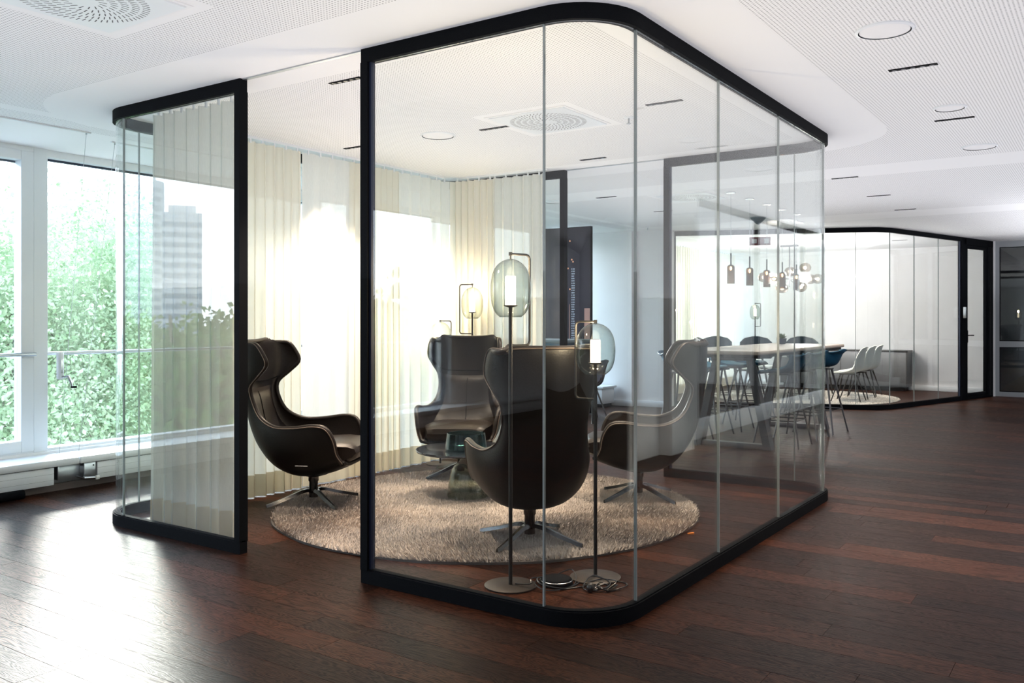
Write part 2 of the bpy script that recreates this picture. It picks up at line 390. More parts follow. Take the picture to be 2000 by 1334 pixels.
# ------------------------------------------------------------------ ceiling and walls
ceil = struct(MB().box(FX0, FY0, H, FX1, 7.0, H+.25).obj('ceiling', 'ceiling', smooth=False), 'white perforated plaster ceiling with plain bands')
struct(MB().box(FX0-.2, FY0, 0, FX0, 7.2, H+.2).obj('wall_front', 'white'), 'white wall behind the viewer')
struct(MB().box(FX0, FY0-.2, 0, FX1+.4, FY0, H+.2).obj('wall_far_right', 'far_wall'), 'white wall far to the right')
struct(MB().box(17.09, FY0, 0, 17.15, -.50, H).obj('wall_end', 'white'), 'white wall beyond the grey glazed screen')
wb_ = struct(MB().box(17.7, 1.76, 0, 18.0, 7.2, H+.1).obj('wall_back', 'white'), 'white back wall of the meeting room')
struct(MB().box(17.67, 1.80, 0, 17.70, 6.6, .09, .004).obj('baseboard_back', 'white_frame'))
# white pier behind the glass room
struct(MB().box(12.08, 5.52, 0, 12.42, 7.2, H).box(11.98, 6.02, 0, 12.08, 7.2, H).obj('wall_pier', 'white'), 'white pier beside the windows behind the glass room')
struct(MB().box(12.055, 5.51, 0, 12.08, 6.0, .09, .004).box(11.955, 6.0, 0, 11.98, 6.7, .09, .004).obj('baseboard_pier', 'white_frame'))
# right wall: white wall, pier and glazed corridor screen
struct(MB().box(5.2, -.42, 0, 7.83, -.16, H).box(7.83, -.42, 0, 8.37, -.04, H).box(8.37, -.42, 0, 9.1, -.29, H).obj('wall_right', 'white'), 'white wall and pier to the right')
sc_ = struct(empty('window_3', (9.1, -.3, 0)), 'white sill and dark framed glazing on the right')
MB().box(0, -.08, 0, 8.0, 0, .2, .004).obj('window_sill', 'white_frame', sc_)
mb = MB()
for x in (0, 2.0, 4.0, 6.0, 7.95): mb.box(x, -.07, .2, x+.05, -.01, H)
mb.box(0, -.07, H-.07, 8, -.01, H); mb.obj('window_frame', 'black', sc_)
for x in (.05, 2.05, 4.05, 6.05): MB().box(x, -.045, .2, x+1.95, -.035, H-.07).obj('window_pane', 'win_glass', sc_)

# ------------------------------------------------------------------ facade (windows along Y = 6.67)
posts = [3.60+1.45*k for k in range(-4, 11)]
struct(MB().box(FX0, 6.67, -.12, FX1, 7.15, .06, .0).box(FX0, 6.92, .05, FX1, 7.15, .27).obj('wall_left', 'white'), 'low white parapet under the windows')
struct(MB().box(FX0, 7.0, 2.62, FX1, 7.2, H+.3).obj('wall_left_lintel', 'white_frame'))
struct(MB().box(FX0, 6.655, 0, 3.3, 6.67, .055).box(3.3, 6.655, 0, FX1, 6.67, .055).obj('baseboard_left', pbr('brown_skirting', (.10, .075, .07), .5)))
sl = struct(MB().obj('trim_1', 'white_frame') if False else MB().box(FX0, 6.55, .20, 3.705, 6.95, .25, .006).box(3.71, 6.55, .20, FX1, 6.95, .25, .006).obj('trim_1', 'white_frame'), 'white window sill board')
for k, x0 in enumerate(posts[:-1]):
    x1 = x0+1.45
    wd = struct(empty('window_%d' % (k+30), (x0, 6.93, 0)), None)
    MB().box(-.05, 0, .25, .06, .16, H, .003).obj('window_post', 'white_frame', wd)
    if k % 2 == 0:       # fixed light, deep set with a dark gasket
        MB().box(.06, .02, .25, 1.40, .14, .29, .003).box(.06, .02, 2.585, 1.40, .14, 2.64, .003).obj('window_frame', 'white_frame', wd)
        MB().box(.061, .09, .29, .075, .135, 2.585).box(1.362, .06, .29, 1.399, .135, 2.585).box(.075, .1, 2.57, 1.36, .135, 2.585).obj('gasket', 'gasket', wd)
        MB().box(.075, .10, .29, 1.365, .112, 2.57).obj('window_pane', 'win_glass', wd)
    else:                # opening sash
        mb = MB().box(.06, .0, .25, 1.40, .13, .285, .003).box(.06, .0, 2.60, 1.40, .13, 2.64, .003); mb.obj('window_frame', 'white_frame', wd)
        MB().box(.07, -.012, .285, .165, .10, 2.60, .004).box(1.30, -.012, .285, 1.395, .10, 2.60, .004).box(.165, -.012, .285, 1.30, .10, .37, .004).box(.165, -.012, 2.53, 1.30, .10, 2.60, .004).obj('sash', 'white_frame', wd)
        MB().box(.165, .08, 2.515, 1.30, .1, 2.53).box(.165, .08, .37, .172, .1, 2.515).obj('gasket', 'gasket', wd)
        MB().box(.165, .05, .37, 1.30, .062, 2.53).obj('window_pane', 'win_glass', wd)
        MB().tube([(.072, -.014, .30), (.17, -.014, .30)], .008, 8).obj('hinge', 'steel', wd)
    MB().tube([(.062, -.04 if k % 2 else .03, 1.035), (1.398, -.04 if k % 2 else .03, 1.035)], .014, 12).obj('guard_rail', 'steel', wd)
struct(MB().box(FX0, 6.85, 0, -2.25, 7.2, H+.2).obj('wall_left_solid', 'white'), 'solid wall where the windows end')
# crank opener on the sash beside the glass room
cr = empty('window_crank', (3.735, 6.895, .86))
MB().box(-.022, -.035, -.03, .022, .02, .19, .012).obj('housing', 'white_frame', cr)
MB().box(-.010, -.037, .02, .010, -.0345, .13, .001).obj('window_plate', 'steel', cr)
MB().tube([(0, -.03, -.01), (.035, -.06, -.005), (.05, -.075, -.05), (.055, -.08, -.085)], [.008, .011, .012, .007], 8).obj('crank_arm', 'steel', cr)
MB().tube([(.045, -.085, -.09), (.085, -.095, -.09)], .009, 8).obj('handle', 'black', cr)
tag(cr, 'white crank handle mounted on the left window sash', 'window handle')
# blind guide wires
for nm, xa, ya, xb, yb, lb in (('blind_wire', 3.30, 6.05, 3.58, 6.62, 'thin slanting steel wire left of the window crank'), ('blind_wire', 3.62, 6.22, 3.72, 6.60, 'thin steel wire hanging just right of the window crank')):
    wr_ = MB().tube([(xa+.17, ya, H-.004), (xb, yb, .25)], .0018, 6).obj(nm, 'steel'); tag(wr_, lb, 'wire', 'blind wires by the left window')
    rl = MB().box(-.012, -.012, H-.012, .012, .012, H-.001, .002); 
    MB().tube([(xa+.17, ya, H-.002), (xa+.17, ya, H-.02)], .006, 8).obj('wire_fixing', 'steel', wr_)
for i, (a, b_, y_) in enumerate(((-1.2, 3.50, 6.05), (3.76, 6.0, 6.22))):
    tag(MB().box(a, y_-.012, H-.011, b_, y_+.012, H+.002, .002).obj('ceiling_rail', 'white_frame'), ['slim ceiling rail running left above the first window', 'slim ceiling rail running behind the glass room above the second window'][i], 'rail')
# radiators under the sill
def radiator(x0, x1, label):
    t = empty('radiator', (x0, 6.575, .0)); L_ = x1-x0
    MB().box(0, 0, .062, L_, .012, .192, .002).obj('front_panel', 'white_frame', t)
    for z in (.098, .145): MB().box(0, -.0012, z, L_, .0, z+.0015).obj('groove', 'grey_frame', t)
    MB().box(0, .012, .07, L_, .08, .19, .002).obj('body', 'white_frame', t)
    mb = MB(); n = int(L_/.02)
    for i in range(n): mb.box(.004+i*.02, .012, .19, .014+i*.02, .07, .197)
    g = mb.obj('grille', 'grey_frame', t); 
    return tag(t, label, 'radiator')
radiator(-5, 3.52, 'long low white radiator under the far left window')
radiator(3.86, 8.4, 'low white radiator right of the open bracket under the second window')
radiator(8.6, 11.9, 'low white radiator under the windows behind the glass room')
bk = empty('radiator_bracket', (3.55, 6.60, 0))
MB().box(0, .045, .06, .27, .06, .198, .002).obj('back_plate', 'steel', bk)
MB().box(.0, -.02, .09, .012, .045, .198, .002).obj('side_flange', 'steel', bk)
MB().box(.205, -.02, .075, .30, .045, .196, .003).obj('junction_box', 'steel', bk)
MB().tube([(.17, .03, .10), (.19, -.06, .085), (.27, -.09, .082)], .012, 10).obj('valve_pipe', 'chrome', bk)
MB().box(.255, -.105, .068, .285, -.075, .096, .003).obj('valve_head', 'sign_white', bk)
for x, z in ((.02, .18), (.02, .12), (.28, .17)): MB().lathe([(.006, 0), (.006, .004)], 8, (x, -.024 if x > .2 else .04, z), 'y').obj('screw', 'black', bk)
tag(bk, 'bare steel pipe bracket with valve between the two left radiators', 'bracket')
bl = MB().tube([(2.2, 6.55, .035), (3.28, 6.55, .035)], .033, 12).obj('rolled_sleeve', 'black'); tag(bl, 'dark tube lying under the far left radiator', 'pipe')

# ------------------------------------------------------------------ glass room
Hb = .065                                            # base rail height
def partition(name, path, cuts, label, mf='black', th=.05, top=.068, post_ends=(True, True)):
    """path: plan polyline; cuts: indices in path where panes join"""
    t = empty(name, (path[0][0], path[0][1], 0)); ox, oy = path[0]
    P = [(x-ox, y-oy) for x, y in path]
    fix_normals(MB().strip(P, -th/2, th/2, 0.0, Hb).obj('base_rail', mf, t))
    fix_normals(MB().strip(P, -th/2, th/2, H-top, H-.0).obj('top_rail', mf, t))
    fix_normals(MB().strip(P, -th/2+.008, th/2-.008, Hb, Hb+.006).obj('base_trim', mf, t))
    for e, (i, j) in enumerate(((0, 1), (-1, -2))):
        if not post_ends[e]: continue
        a, b_ = Vector(P[i]), Vector(P[j]); d = (b_-a).normalized(); q = a+d*.045
        fix_normals(MB().strip([tuple(a), tuple(q)], -th/2-.004, th/2+.004, Hb, H-top).obj('post', mf, t))
        fix_normals(MB().strip([tuple(q), tuple(q+d*.012)], -.012, .012, Hb, H-top).obj('post_trim', 'gasket', t))
    idx = [0]+cuts+[len(P)-1]
    for k in range(len(idx)-1):
        seg = [Vector(p) for p in P[idx[k]:idx[k+1]+1]]
        g = .004
        a0 = .05 if (k == 0 and post_ends[0]) else g; a1 = .05 if (k == len(idx)-2 and post_ends[1]) else g
        seg[0] = seg[0]+(seg[1]-seg[0]).normalized()*a0; seg[-1] = seg[-1]+(seg[-2]-seg[-1]).normalized()*a1
        fix_normals(MB().strip([tuple(s_) for s_ in seg], -.006, .006, Hb+.002, H-top-.002).obj('glass_pane', 'glass', t))
    for c in cuts:
        p = Vector(P[c]); d = (Vector(P[c+1])-Vector(P[c-1])).normalized()*.0035
        fix_normals(MB().strip([tuple(p-d), tuple(p+d)], -.0065, .0065, Hb+.002, H-top-.002).obj('pane_joint', 'seam', t))
    return tag(t, label, 'glass partition')
R = .29
p2 = [(BX0, 3.085)]+arc(BX0+R, BY0+R, R, 180, 270)+[(4.47, BY0), (5.474, BY0)]+arc(BX1-R, BY0+R, R, 270, 360)+[(BX1, 3.10)]
partition('glass_partition', p2, [1, 11, 12, 13, 14, 24], 'curved clear glass partition with black rails enclosing the lounge, long side on the right')
p1 = [(BX0, 4.005)]+arc(BX0+R, BY1-R, R, 180, 90)+[(4.47, BY1), (5.474, BY1)]+arc(BX1-R, BY1-R, R, 90, 0)+[(BX1, 4.06)]
partition('glass_partition', p1, [1, 11, 12, 13, 14, 24], 'curved glass partition with black rails on the window side of the lounge, curtain behind its front pane')
# slim threshold strip in the ceiling over both openings
tag(MB().box(BX0-.012, 3.09, H-.006, BX0+.012, 4.0, H+.002).obj('ceiling_track', 'steel'), 'thin steel track in the ceiling over the front opening', 'rail')
tag(MB().box(BX1-.012, 3.11, H-.006, BX1+.012, 4.05, H+.002).obj('ceiling_track', 'steel'), 'thin steel track in the ceiling over the rear opening', 'rail')

# ------------------------------------------------------------------ curtains
def curtain(a, b_, pitch, amp, mat, label, seed=0, z0=.007, group=None, hem=.16, wob=.3, zt=2.60):
    a = Vector(a); b_ = Vector(b_); L_ = (b_-a).length; d = (b_-a)/L_; n_ = Vector((-d.y, d.x)); r = random.Random(seed)
    t = empty('curtain', (a.x, a.y, 0)); N_ = max(24, int(L_/pitch*10)); nz = 14
    ph = [r.uniform(0, 6.28) for _ in range(6)]
    rows = []
    for j in range(nz+1):
        z = z0+(zt-z0)*j/nz; row = []; u = 1-j/nz
        for i in range(N_+1):
            x = L_*i/N_
            ph_ = 2*PI*x/pitch+wob*math.sin(x*5.1+ph[0])*2.2+wob*math.sin(x*11.3+ph[1])+.5*u*math.sin(x*3+ph[2])
            am = amp*(.75+.35*math.sin(x*2.7+ph[3]))*(1+.25*u)
            o_ = am*math.sin(ph_)+amp*.35*math.sin(ph_*.5+ph[4])*u
            xx = x+amp*.35*math.sin(2*ph_)
            p = a+d*(xx)+n_*o_; row.append((p.x-a.x, p.y-a.y, z))
        rows.append(row)
    hz_ = 1
    MB().grid(rows).obj('cloth', mat, t)
    # folded hem doubled on the room side
    hrow = []
    for j in (0, 1):
        zz = z0+hem*j; f = (zz-z0)/((zt-z0)/nz); k = min(int(f), nz-1); f -= k
        hrow.append([(rows[k][i][0]*(1-f)+rows[k+1][i][0]*f-n_.x*.003, rows[k][i][1]*(1-f)+rows[k+1][i][1]*f-n_.y*.003, zz) for i in range(N_+1)])
    MB().grid(hrow).obj('hem', 'curtain_hem', t)
    mb = MB(); k = max(2, int(L_/.11))
    for i in range(k):
        p = d*((i+.5)*L_/k); mb.box(p.x-.006, p.y-.006, zt-.01, p.x+.006, p.y+.006, H-.018)
    o_ = mb.obj('gliders', 'white_frame', t); o_['kind'] = 'stuff'
    return tag(t, label, 'curtain', group)
cy = 5.20
curtain((3.37, 5.10), (3.37, 4.26), .105, .042, 'curtain_mid', 'pale curtain gathered behind the front left glass pane', 1, wob=.35)
curtain((3.50, cy), (4.72, cy), .085, .030, 'curtain', 'dense cream curtain behind the left wing chair, from black post', 2)
curtain((4.715, cy), (5.225, cy), .16, .022, 'curtain_sheer', 'sheer white curtain length between two dense cream ones by the open doorway', 3)
curtain((5.215, cy), (5.825, cy), .075, .030, 'curtain', 'dense cream curtain seen through the doorway and its right post', 4)
curtain((5.82, cy), (6.53, cy), .15, .022, 'curtain_sheer', 'sheer white curtain in the corner left of the short floor lamp', 5)
curtain((6.545, 5.17), (6.60, 4.70), .07, .026, 'curtain', 'dense cream curtain in the rear corner behind the far lamps', 6)
curtain((6.60, 4.77), (6.62, 4.18), .10, .030, 'curtain_mid', 'pale curtain at the rear beside the black door post', 7)
for a, b_, lb in (((3.44, cy), (6.46, cy), 'slim curtain track along the window side of the lounge'), ((6.58, 5.14), (6.60, 4.15), 'slim curtain track at the rear of the lounge')):
    tag(fix_normals(MB().strip([a, b_], -.01, .01, H-.018, H+.001).obj('curtain_track', 'white_frame')), lb, 'rail')
tag(fix_normals(MB().strip([(3.37, 5.14), (3.37, 4.2)], -.01, .01, H-.018, H+.001).obj('curtain_track', 'white_frame')), 'slim curtain track behind the front left glass pane', 'rail')

# ------------------------------------------------------------------ rug
def rug(cx, cy_, R_, label, col1, col2, n_blades, bl=.018, seed=3, lump=.5):
    t = empty('rug', (cx, cy_, 0)); m = noisy('rug_pile_'+str(seed), col1, col2, 1.7, .95, .0); m2 = pbr('rug_backing_'+str(seed), tuple(c*.35 for c in col1), .95)
    rr = np.random.RandomState(seed); k = 96
    wob_ = [1+.006*math.sin(5*a_+1)+.004*math.sin(13*a_) for a_ in [2*PI*i/k for i in range(k)]]
    poly = [(R_*wob_[i]*math.cos(2*PI*i/k), R_*wob_[i]*math.sin(2*PI*i/k)) for i in range(k)]
    MB().prism(poly, .0006, .014).obj('backing', m2, t)
    ang = rr.uniform(0, 2*PI, n_blades); rad = R_*np.sqrt(rr.uniform(0, 1, n_blades)); x = rad*np.cos(ang); y = rad*np.sin(ang)
    az = rr.uniform(0, 2*PI, n_blades)
    flow = 1.2*np.sin(x*3.1+y*1.7)+1.4*np.cos(y*2.6-x*1.3)
    ln = rr.uniform(.35, 1.0, n_blades)*bl; wd_ = .0055; hh = rr.uniform(.6, 1.1, n_blades)*bl
    dx = np.cos(flow+rr.normal(0, .9, n_blades))*ln; dy = np.sin(flow+rr.normal(0, .9, n_blades))*ln
    wx_, wy_ = np.cos(az)*wd_, np.sin(az)*wd_
    V = np.empty((n_blades, 3, 3)); V[:, 0] = np.stack([x-wx_, y-wy_, np.full(n_blades, .013)], 1); V[:, 1] = np.stack([x+wx_, y+wy_, np.full(n_blades, .013)], 1)
    V[:, 2] = np.stack([x+dx, y+dy, .013+hh], 1)
    me = bpy.data.meshes.new('pile'); me.vertices.add(n_blades*3); me.vertices.foreach_set('co', V.ravel())
    me.loops.add(n_blades*3); me.loops.foreach_set('vertex_index', np.arange(n_blades*3)); me.polygons.add(n_blades)
    me.polygons.foreach_set('loop_start', np.arange(0, n_blades*3, 3)); me.polygons.foreach_set('loop_total', np.full(n_blades, 3)); me.update(); me.validate()
    me.materials.append(m); o_ = bpy.data.objects.new('pile', me); C.objects.link(o_); o_.parent = t; o_['kind'] = 'stuff'
    return tag(t, label, 'rug')
rug(4.94, 3.60, 1.43, 'round beige shaggy rug under the lounge chairs', (.24, .215, .205), (.62, .54, .475), 170000, .026)
rug(15.0, 4.35, 1.5, 'round white rug in the far meeting room', (.70, .68, .66), (.85, .83, .80), 30000, .014, 4)

# ------------------------------------------------------------------ wing chairs
def catmull(pts, m):
    out = []; n = len(pts)
    for i in range(n-1):
        p0, p1, p2_, p3 = pts[max(i-1, 0)], pts[i], pts[i+1], pts[min(i+2, n-1)]
        for k in range(m):
            t = k/m; out.append(tuple(.5*(2*b_+(c-a)*t+(2*a-5*b_+4*c-d)*t*t+(3*b_-a-3*c+d)*t**3) for a, b_, c, d in zip(p0, p1, p2_, p3)))
    out.append(tuple(pts[-1])); return out
def make_wing_chair():
    t = empty('wing_chair')
    #      rim x, z, half width | spine x, z
    K = [(-.40, 1.125, .270, -.475, 1.130),
         (-.305, 1.118, .300, -.480, 1.095),
         (-.245, 1.045, .312, -.480, 1.02),
         (-.225, .975, .308, -.478, .94),
         (-.290, .900, .282, -.470, .86),
         (-.362, .820, .248, -.458, .77),
         (-.345, .715, .236, -.440, .66),
         (-.285, .615, .255, -.405, .52),
         (-.170, .560, .300, -.345, .39),
         (-.020, .560, .335, -.245, .27),
         (.110, .575, .348, -.110, .205),
         (.200, .560, .345, .030, .200),
         (.250, .480, .330, .150, .225),
         (.268, .385, .312, .250, .262),
         (.300, .325, .285, .310, .292)]
    S = catmull(K, 4); nq = 14
    def row(k, inset=0.0, qmax=1.0):
        rx, rz, hw, sx, sz = k; out = []
        for i in range(-nq, nq+1):
            q = abs(i)/nq*qmax; sg = 1 if i > 0 else -1
            yy = sg*hw*(math.sin(PI*q/2)**.78); bl_ = 1-math.cos(PI*q/2)**.85
            out.append(Vector((sx+(rx-sx)*bl_, yy, sz+(rz-sz)*bl_)))
        return out
    rows = [row(k) for k in S]
    # inward normals for the thickness
    n = len(rows); m = len(rows[0]); inner = []
    for i in range(n):
        r_ = []
        for j in range(m):
            du = rows[min(i+1, n-1)][j]-rows[max(i-1, 0)][j]; dv = rows[i][min(j+1, m-1)]-rows[i][max(j-1, 0)]
            nn = dv.cross(du); nn.normalize()
            cen = Vector((.05, 0, .62))
            if nn.dot(cen-rows[i][j]) < 0: nn = -nn
            r_.append(rows[i][j]+nn*.030)
        inner.append(r_)
    mb = MB(); mb.grid(rows); o1 = mb.obj('shell', 'leather', t)
    fix_out(o1.data, Vector((.05, 0, .62)), False)
    mb = MB(); mb.grid(inner); o2 = mb.obj('lining', 'leather_side', t); fix_out(o2.data, Vector((.05, 0, .62)), True)
    # rolled rim closing shell and lining, with piping
    def edge(k):
        if k == 'l': return [(rows[i][0], inner[i][0]) for i in range(n)]
        if k == 'r': return [(rows[i][-1], inner[i][-1]) for i in range(n)]
    loop = [(rows[n-1-i][0], inner[n-1-i][0]) for i in range(n)]+[(rows[0][j], inner[0][j]) for j in range(1, m-1)]+[(rows[i][-1], inner[i][-1]) for i in range(n)]
    MB().tube([(a+b_)/2 for a, b_ in loop], .0172, 10).obj('rim_roll', 'leather_side', t)
    side = [a+(a-b_)*.12 for a, b_ in loop]
    MB().tube(side, .0032, 5).obj('piping', 'piping', t)
    MB().tube([(rows[-1][j]+inner[-1][j])/2 for j in range(m)], .018, 8).obj('front_roll', 'leather', t)
    # back cushion with centre seam and headrest seam
    def off(i, q, dd):
        j0 = nq+q*nq; j = int(math.floor(j0)); f = j0-j; j = max(0, min(m-2, j))
        p = inner[i][j]*(1-f)+inner[i][j+1]*f; o_ = rows[i][j]*(1-f)+rows[i][j+1]*f; return p+(p-o_).normalized()*dd
    i0, i1 = 19, 38
    cr_ = []
    for i in range(i0, i1):
        tt = (i-i0)/(i1-i0-1); rr_ = []
        for q in [x/8*.66 for x in range(-8, 9)]:
            e = (1-(abs(q)/.66)**4)*(1-abs(2*tt-1)**6); rr_.append(off(i, q, .004+.032*e))
        cr_.append(rr_)
    bc = MB().grid(cr_).obj('back_cushion', 'leather_side', t); fix_out(bc.data, Vector((.05, 0, .62)), True)
    MB().tube([cr_[i][8]+Vector((.002, 0, .002)) for i in range(1, len(cr_)-1)], .0022, 5).obj('centre_seam', 'black', t)
    MB().tube([off(17, x/8*.8, .004) for x in range(-8, 9)], .003, 5).obj('headrest_seam', 'black', t)
    # seat cushion
    mb = MB(); rws = []
    prof = [(-.22, .36), (-.215, .42), (-.16, .445), (0, .452), (.20, .462), (.33, .455), (.375, .43), (.385, .39), (.36, .345), (.30, .315), (.15, .30), (-.1, .31)]
    for (x, z) in prof:
        hw = .262 if x < .2 else .262-.05*max(0, (x-.2)/.19)**2
        if x < 0: hw = .262+.18*x
        rws.append([(x-(.012 if abs(yv) > .95 else 0)*(1 if x > .2 else 0), yv*hw, .385+(z-.385)*(1-.35*abs(yv)**8)) for yv in [v/8 for v in range(-8, 9)]])
    rws.append(rws[0]); mb.grid(rws)
    for s_ in (0, -1):
        c_ = len(mb.v); ring = [r_[s_] for r_ in rws[:-1]]; mb.add(ring, [tuple(range(len(ring)))])
    fix_normals(mb.obj('seat_cushion', 'leather_side', t))
    MB().box(.0, -.349, .315, .085, -.3475, .318).obj('stitched_tag', 'sign_white', t)
    # under-seat plate, column and four star legs
    MB().lathe([(.045, .19), (.10, .205), (.12, .222)], 20).obj('seat_plate', 'black', t)
    MB().lathe([(.031, .045), (.030, .15), (.036, .16), (.036, .21)], 20).obj('column', 'chair_metal', t)
    for k in range(4):
        a = math.radians(45+90*k); c_, s_ = math.cos(a), math.sin(a)
        pts = [(0, .0, .082, .030), (.05, 0, .098, .026), (.09, 0, .092, .022), (.20, 0, .058, .017), (.315, 0, .028, .012), (.345, 0, .0215, .008)]
        mb = MB(); vs = []; 
        for x, _, z, hw in pts:
            for yy, zz in ((-hw, -.011), (hw, -.011), (hw*.45, .009), (-hw*.45, .009)):
                vs.append((c_*x-s_*yy, s_*x+c_*yy, z+zz))
        fs = [(0, 1, 2, 3), tuple(4*(len(pts)-1)+q for q in (3, 2, 1, 0))]
        for i in range(len(pts)-1):
            for q in range(4): fs.append((4*i+q, 4*i+4+q, 4*i+4+(q+1) % 4, 4*i+(q+1) % 4))
        lg = fix_normals(mb.add(vs, fs).obj('leg', 'chair_metal', t))
    return t
def fix_out(me, cen, toward):
    """make the whole sheet face towards / away from a point"""
    tot = 0
    for p in me.polygons: tot += p.normal.dot(cen-p.center)*p.area
    if (tot > 0) != toward: me.flip_normals()
wc1 = make_wing_chair()
RZ = .020
for k, (x, y, yaw, lb) in enumerate(((4.305, 4.63, -63, 'dark brown leather wing chair on the left, in the doorway, in profile facing right'),
        (4.27, 2.80, 47, 'dark wing chair seen from behind in front of the low table'),
        (5.74, 4.44, -150, 'dark wing chair behind the low table, facing the viewer'),
        (5.74, 2.83, 118, 'dark wing chair on the right, in profile facing left'))):
    o = wc1 if k == 0 else dup(wc1)
    o.location = (x, y, RZ); o.rotation_euler = (0, 0, math.radians(yaw)); tag(o, lb, 'armchair', 'wing chairs around the low table')

# ------------------------------------------------------------------ low round table and glass bowl
tb = empty('coffee_table', (5.07, 3.86, .020))
MB().lathe([(.150, 0), (.152, .01), (.138, .10), (.122, .18), (.100, .225), (.060, .25), (.054, .262), (.048, .262), (.054, .247), (.094, .222), (.116, .178), (.132, .10), (.145, .012)], 40, capb=False, capt=False).obj('glass_base', 'green_glass', tb)
MB().lathe([(.075, .252), (.062, .262), (.050, .285), (.060, .315), (.16, .332)], 32).obj('brass_sleeve', 'brass', tb)
MB().lathe([(.355, .332), (.372, .338), (.375, .346), (.372, .352)], 64).obj('tabletop', 'tabletop', tb)
MB().lathe([(.145, .001), (.144, .006)], 32).obj('base_ring', 'tabletop', tb)
tag(tb, 'low round black table with a smoked glass bell base on the rug', 'coffee table')
bw = empty('glass_bowl', (5.01, 3.83, .3725))
MB().lathe([(.11, .0), (.143, .003), (.149, .012), (.140, .09), (.136, .118), (.131, .118), (.135, .09), (.143, .016), (.11, .006)], 48, capb=True, capt=True).obj('bowl', 'teal_glass', bw)
MB().tube([(.1335*math.cos(2*PI*i/40), .1335*math.sin(2*PI*i/40), .119) for i in range(40)], .003, 6, True).obj('rim', 'teal_glass', bw)
tag(bw, 'teal glass bowl standing on the low black table', 'bowl')

# ------------------------------------------------------------------ lantern floor lamps
def make_lamp(zc, zb, top, z_low, label, loc, yaw, glow):
    """zc: bottom of diffuser, zb: bulb height, top: top of bracket, z_low: lower bracket joint"""
    t = empty('floor_lamp', loc, 0)
    MB().lathe([(.126, 0), (.128, .002), (.128, .008), (.125, .010)], 48).obj('base', 'bronze_base', t)
    MB().tube([(0, 0, .010), (0, 0, zc-.004)], .0095, 14).obj('pole', 'bronze', t)
    MB().lathe([(.012, zc-.01), (.034, zc-.004), (.034, zc), (.030, zc+.001)], 24).obj('lamp_holder', 'bronze_base', t)
    MB().lathe([(.024, zc+.001), (.0255, zc+.004), (.0255, zc+zb-.004), (.0235, zc+zb)], 24).obj('diffuser', 'bulb', t)
    g0, g1 = zc-.055, zc+zb+.085; hh = g1-g0
    prof = [(a_, g0+hh*b_) for a_, b_ in catmull([(.054, 0), (.068, .035), (.083, .11), (.0935, .22), (.099, .36), (.100, .50), (.097, .63), (.088, .76), (.069, .88), (.038, .965), (.008, 1.0)], 3)]
    MB().lathe(prof, 48, capb=False, capt=True).obj('glass_shade', 'smoke', t)
    MB().tube([(prof[0][0]*math.cos(2*PI*i/48), prof[0][0]*math.sin(2*PI*i/48), prof[0][1]-.001) for i in range(48)], .0022, 6, True).obj('shade_rim', 'smoke', t)
    c_, s_ = math.cos(yaw), math.sin(yaw); b_ = .118; rr_ = .022
    def q(u, z): return (c_*u, s_*u, z)
    pts = [q(.006, z_low), q(b_-rr_, z_low)]+[q(b_-rr_+rr_*math.sin(a), z_low+rr_-rr_*math.cos(a)) for a in (.5, 1.0, 1.57)]
    pts += [q(b_-rr_+rr_*math.cos(a), top-rr_+rr_*math.sin(a)) for a in (0, .5, 1.0, 1.57)]+[q(0, top)]
    MB().tube(pts, .0062, 8).obj('bracket', 'bronze', t)
    MB().tube([(0, 0, top+.008), (0, 0, g1)], .004, 8).obj('hanger', 'bronze', t)
    MB().lathe([(.009, top-.008), (.009, top+.009)], 12).obj('hanger_cap', 'bronze', t)
    ld_ = bpy.data.lights.new('lamp_light', 'POINT'); ld_.energy = glow*(2 if loc[0] < 5 else .8); ld_.color = (1, .74, .48); ld_.shadow_soft_size = .035
    lo_ = bpy.data.objects.new('lamp_light', ld_); C.objects.link(lo_); lo_.parent = t; lo_.location = (0, 0, zc+zb+.045)
    return tag(t, label, 'floor lamp', 'lantern floor lamps in the lounge')
rt = lambda dx, dy: math.atan2(-.8251*dx+.5651*dy, .5651*dx+.8251*dy)      # yaw for an image-right / away direction
make_lamp(1.372, .142, 1.622, 1.175, 'tall floor lamp with smoked globe close behind the front glass', (3.55, 2.44, 0), rt(.8, .6), 3)
make_lamp(1.085, .115, 1.292, .90, 'short floor lamp with smoked globe by the rounded glass corner', (3.905, 2.165, 0), rt(-.8, .6), 3)
make_lamp(1.372, .142, 1.622, 1.175, 'tall floor lamp behind the chair that faces the viewer', (6.40, 4.82, 0), rt(-.95, .2), 3)
make_lamp(1.085, .115, 1.292, .90, 'short floor lamp at the curtain, its globe just above the rear chair', (6.20, 5.03, 0), rt(.75, .6), 3)

# cables and transformer on the floor
tr = empty('transformer', (3.70, 2.27, 0))
MB().lathe([(.070, 0), (.082, .004), (.082, .020), (.070, .034), (.02, .036)], 32).obj('housing', 'black', tr)
MB().tube([(.078*math.cos(2*PI*i/32), .078*math.sin(2*PI*i/32), .024) for i in range(32)], .003, 6, True).obj('rim', 'chrome', tr)
tag(tr, 'round black transformer puck on the floor between the two front lamps', 'transformer')
def cable(pts, label, plug=None):
    P_ = catmull([tuple(p) for p in pts], 8); t = empty('power_cable', (P_[0][0], P_[0][1], 0))
    MB().tube([(p[0]-P_[0][0], p[1]-P_[0][1], p[2]) for p in P_], .0032, 6).obj('cord', 'cable', t)
    if plug:
        x, y, a = plug; x -= P_[0][0]; y -= P_[0][1]
        mt = Matrix.Translation((x, y, .018)) @ Matrix.Rotation(a, 4, 'Z')
        MB().box(-.032, -.016, -.015, .032, .016, .015, .010, mt).obj('plug', 'cable', t)
    return tag(t, label, 'cable', 'cables on the lounge floor')
r1 = random.Random(11)
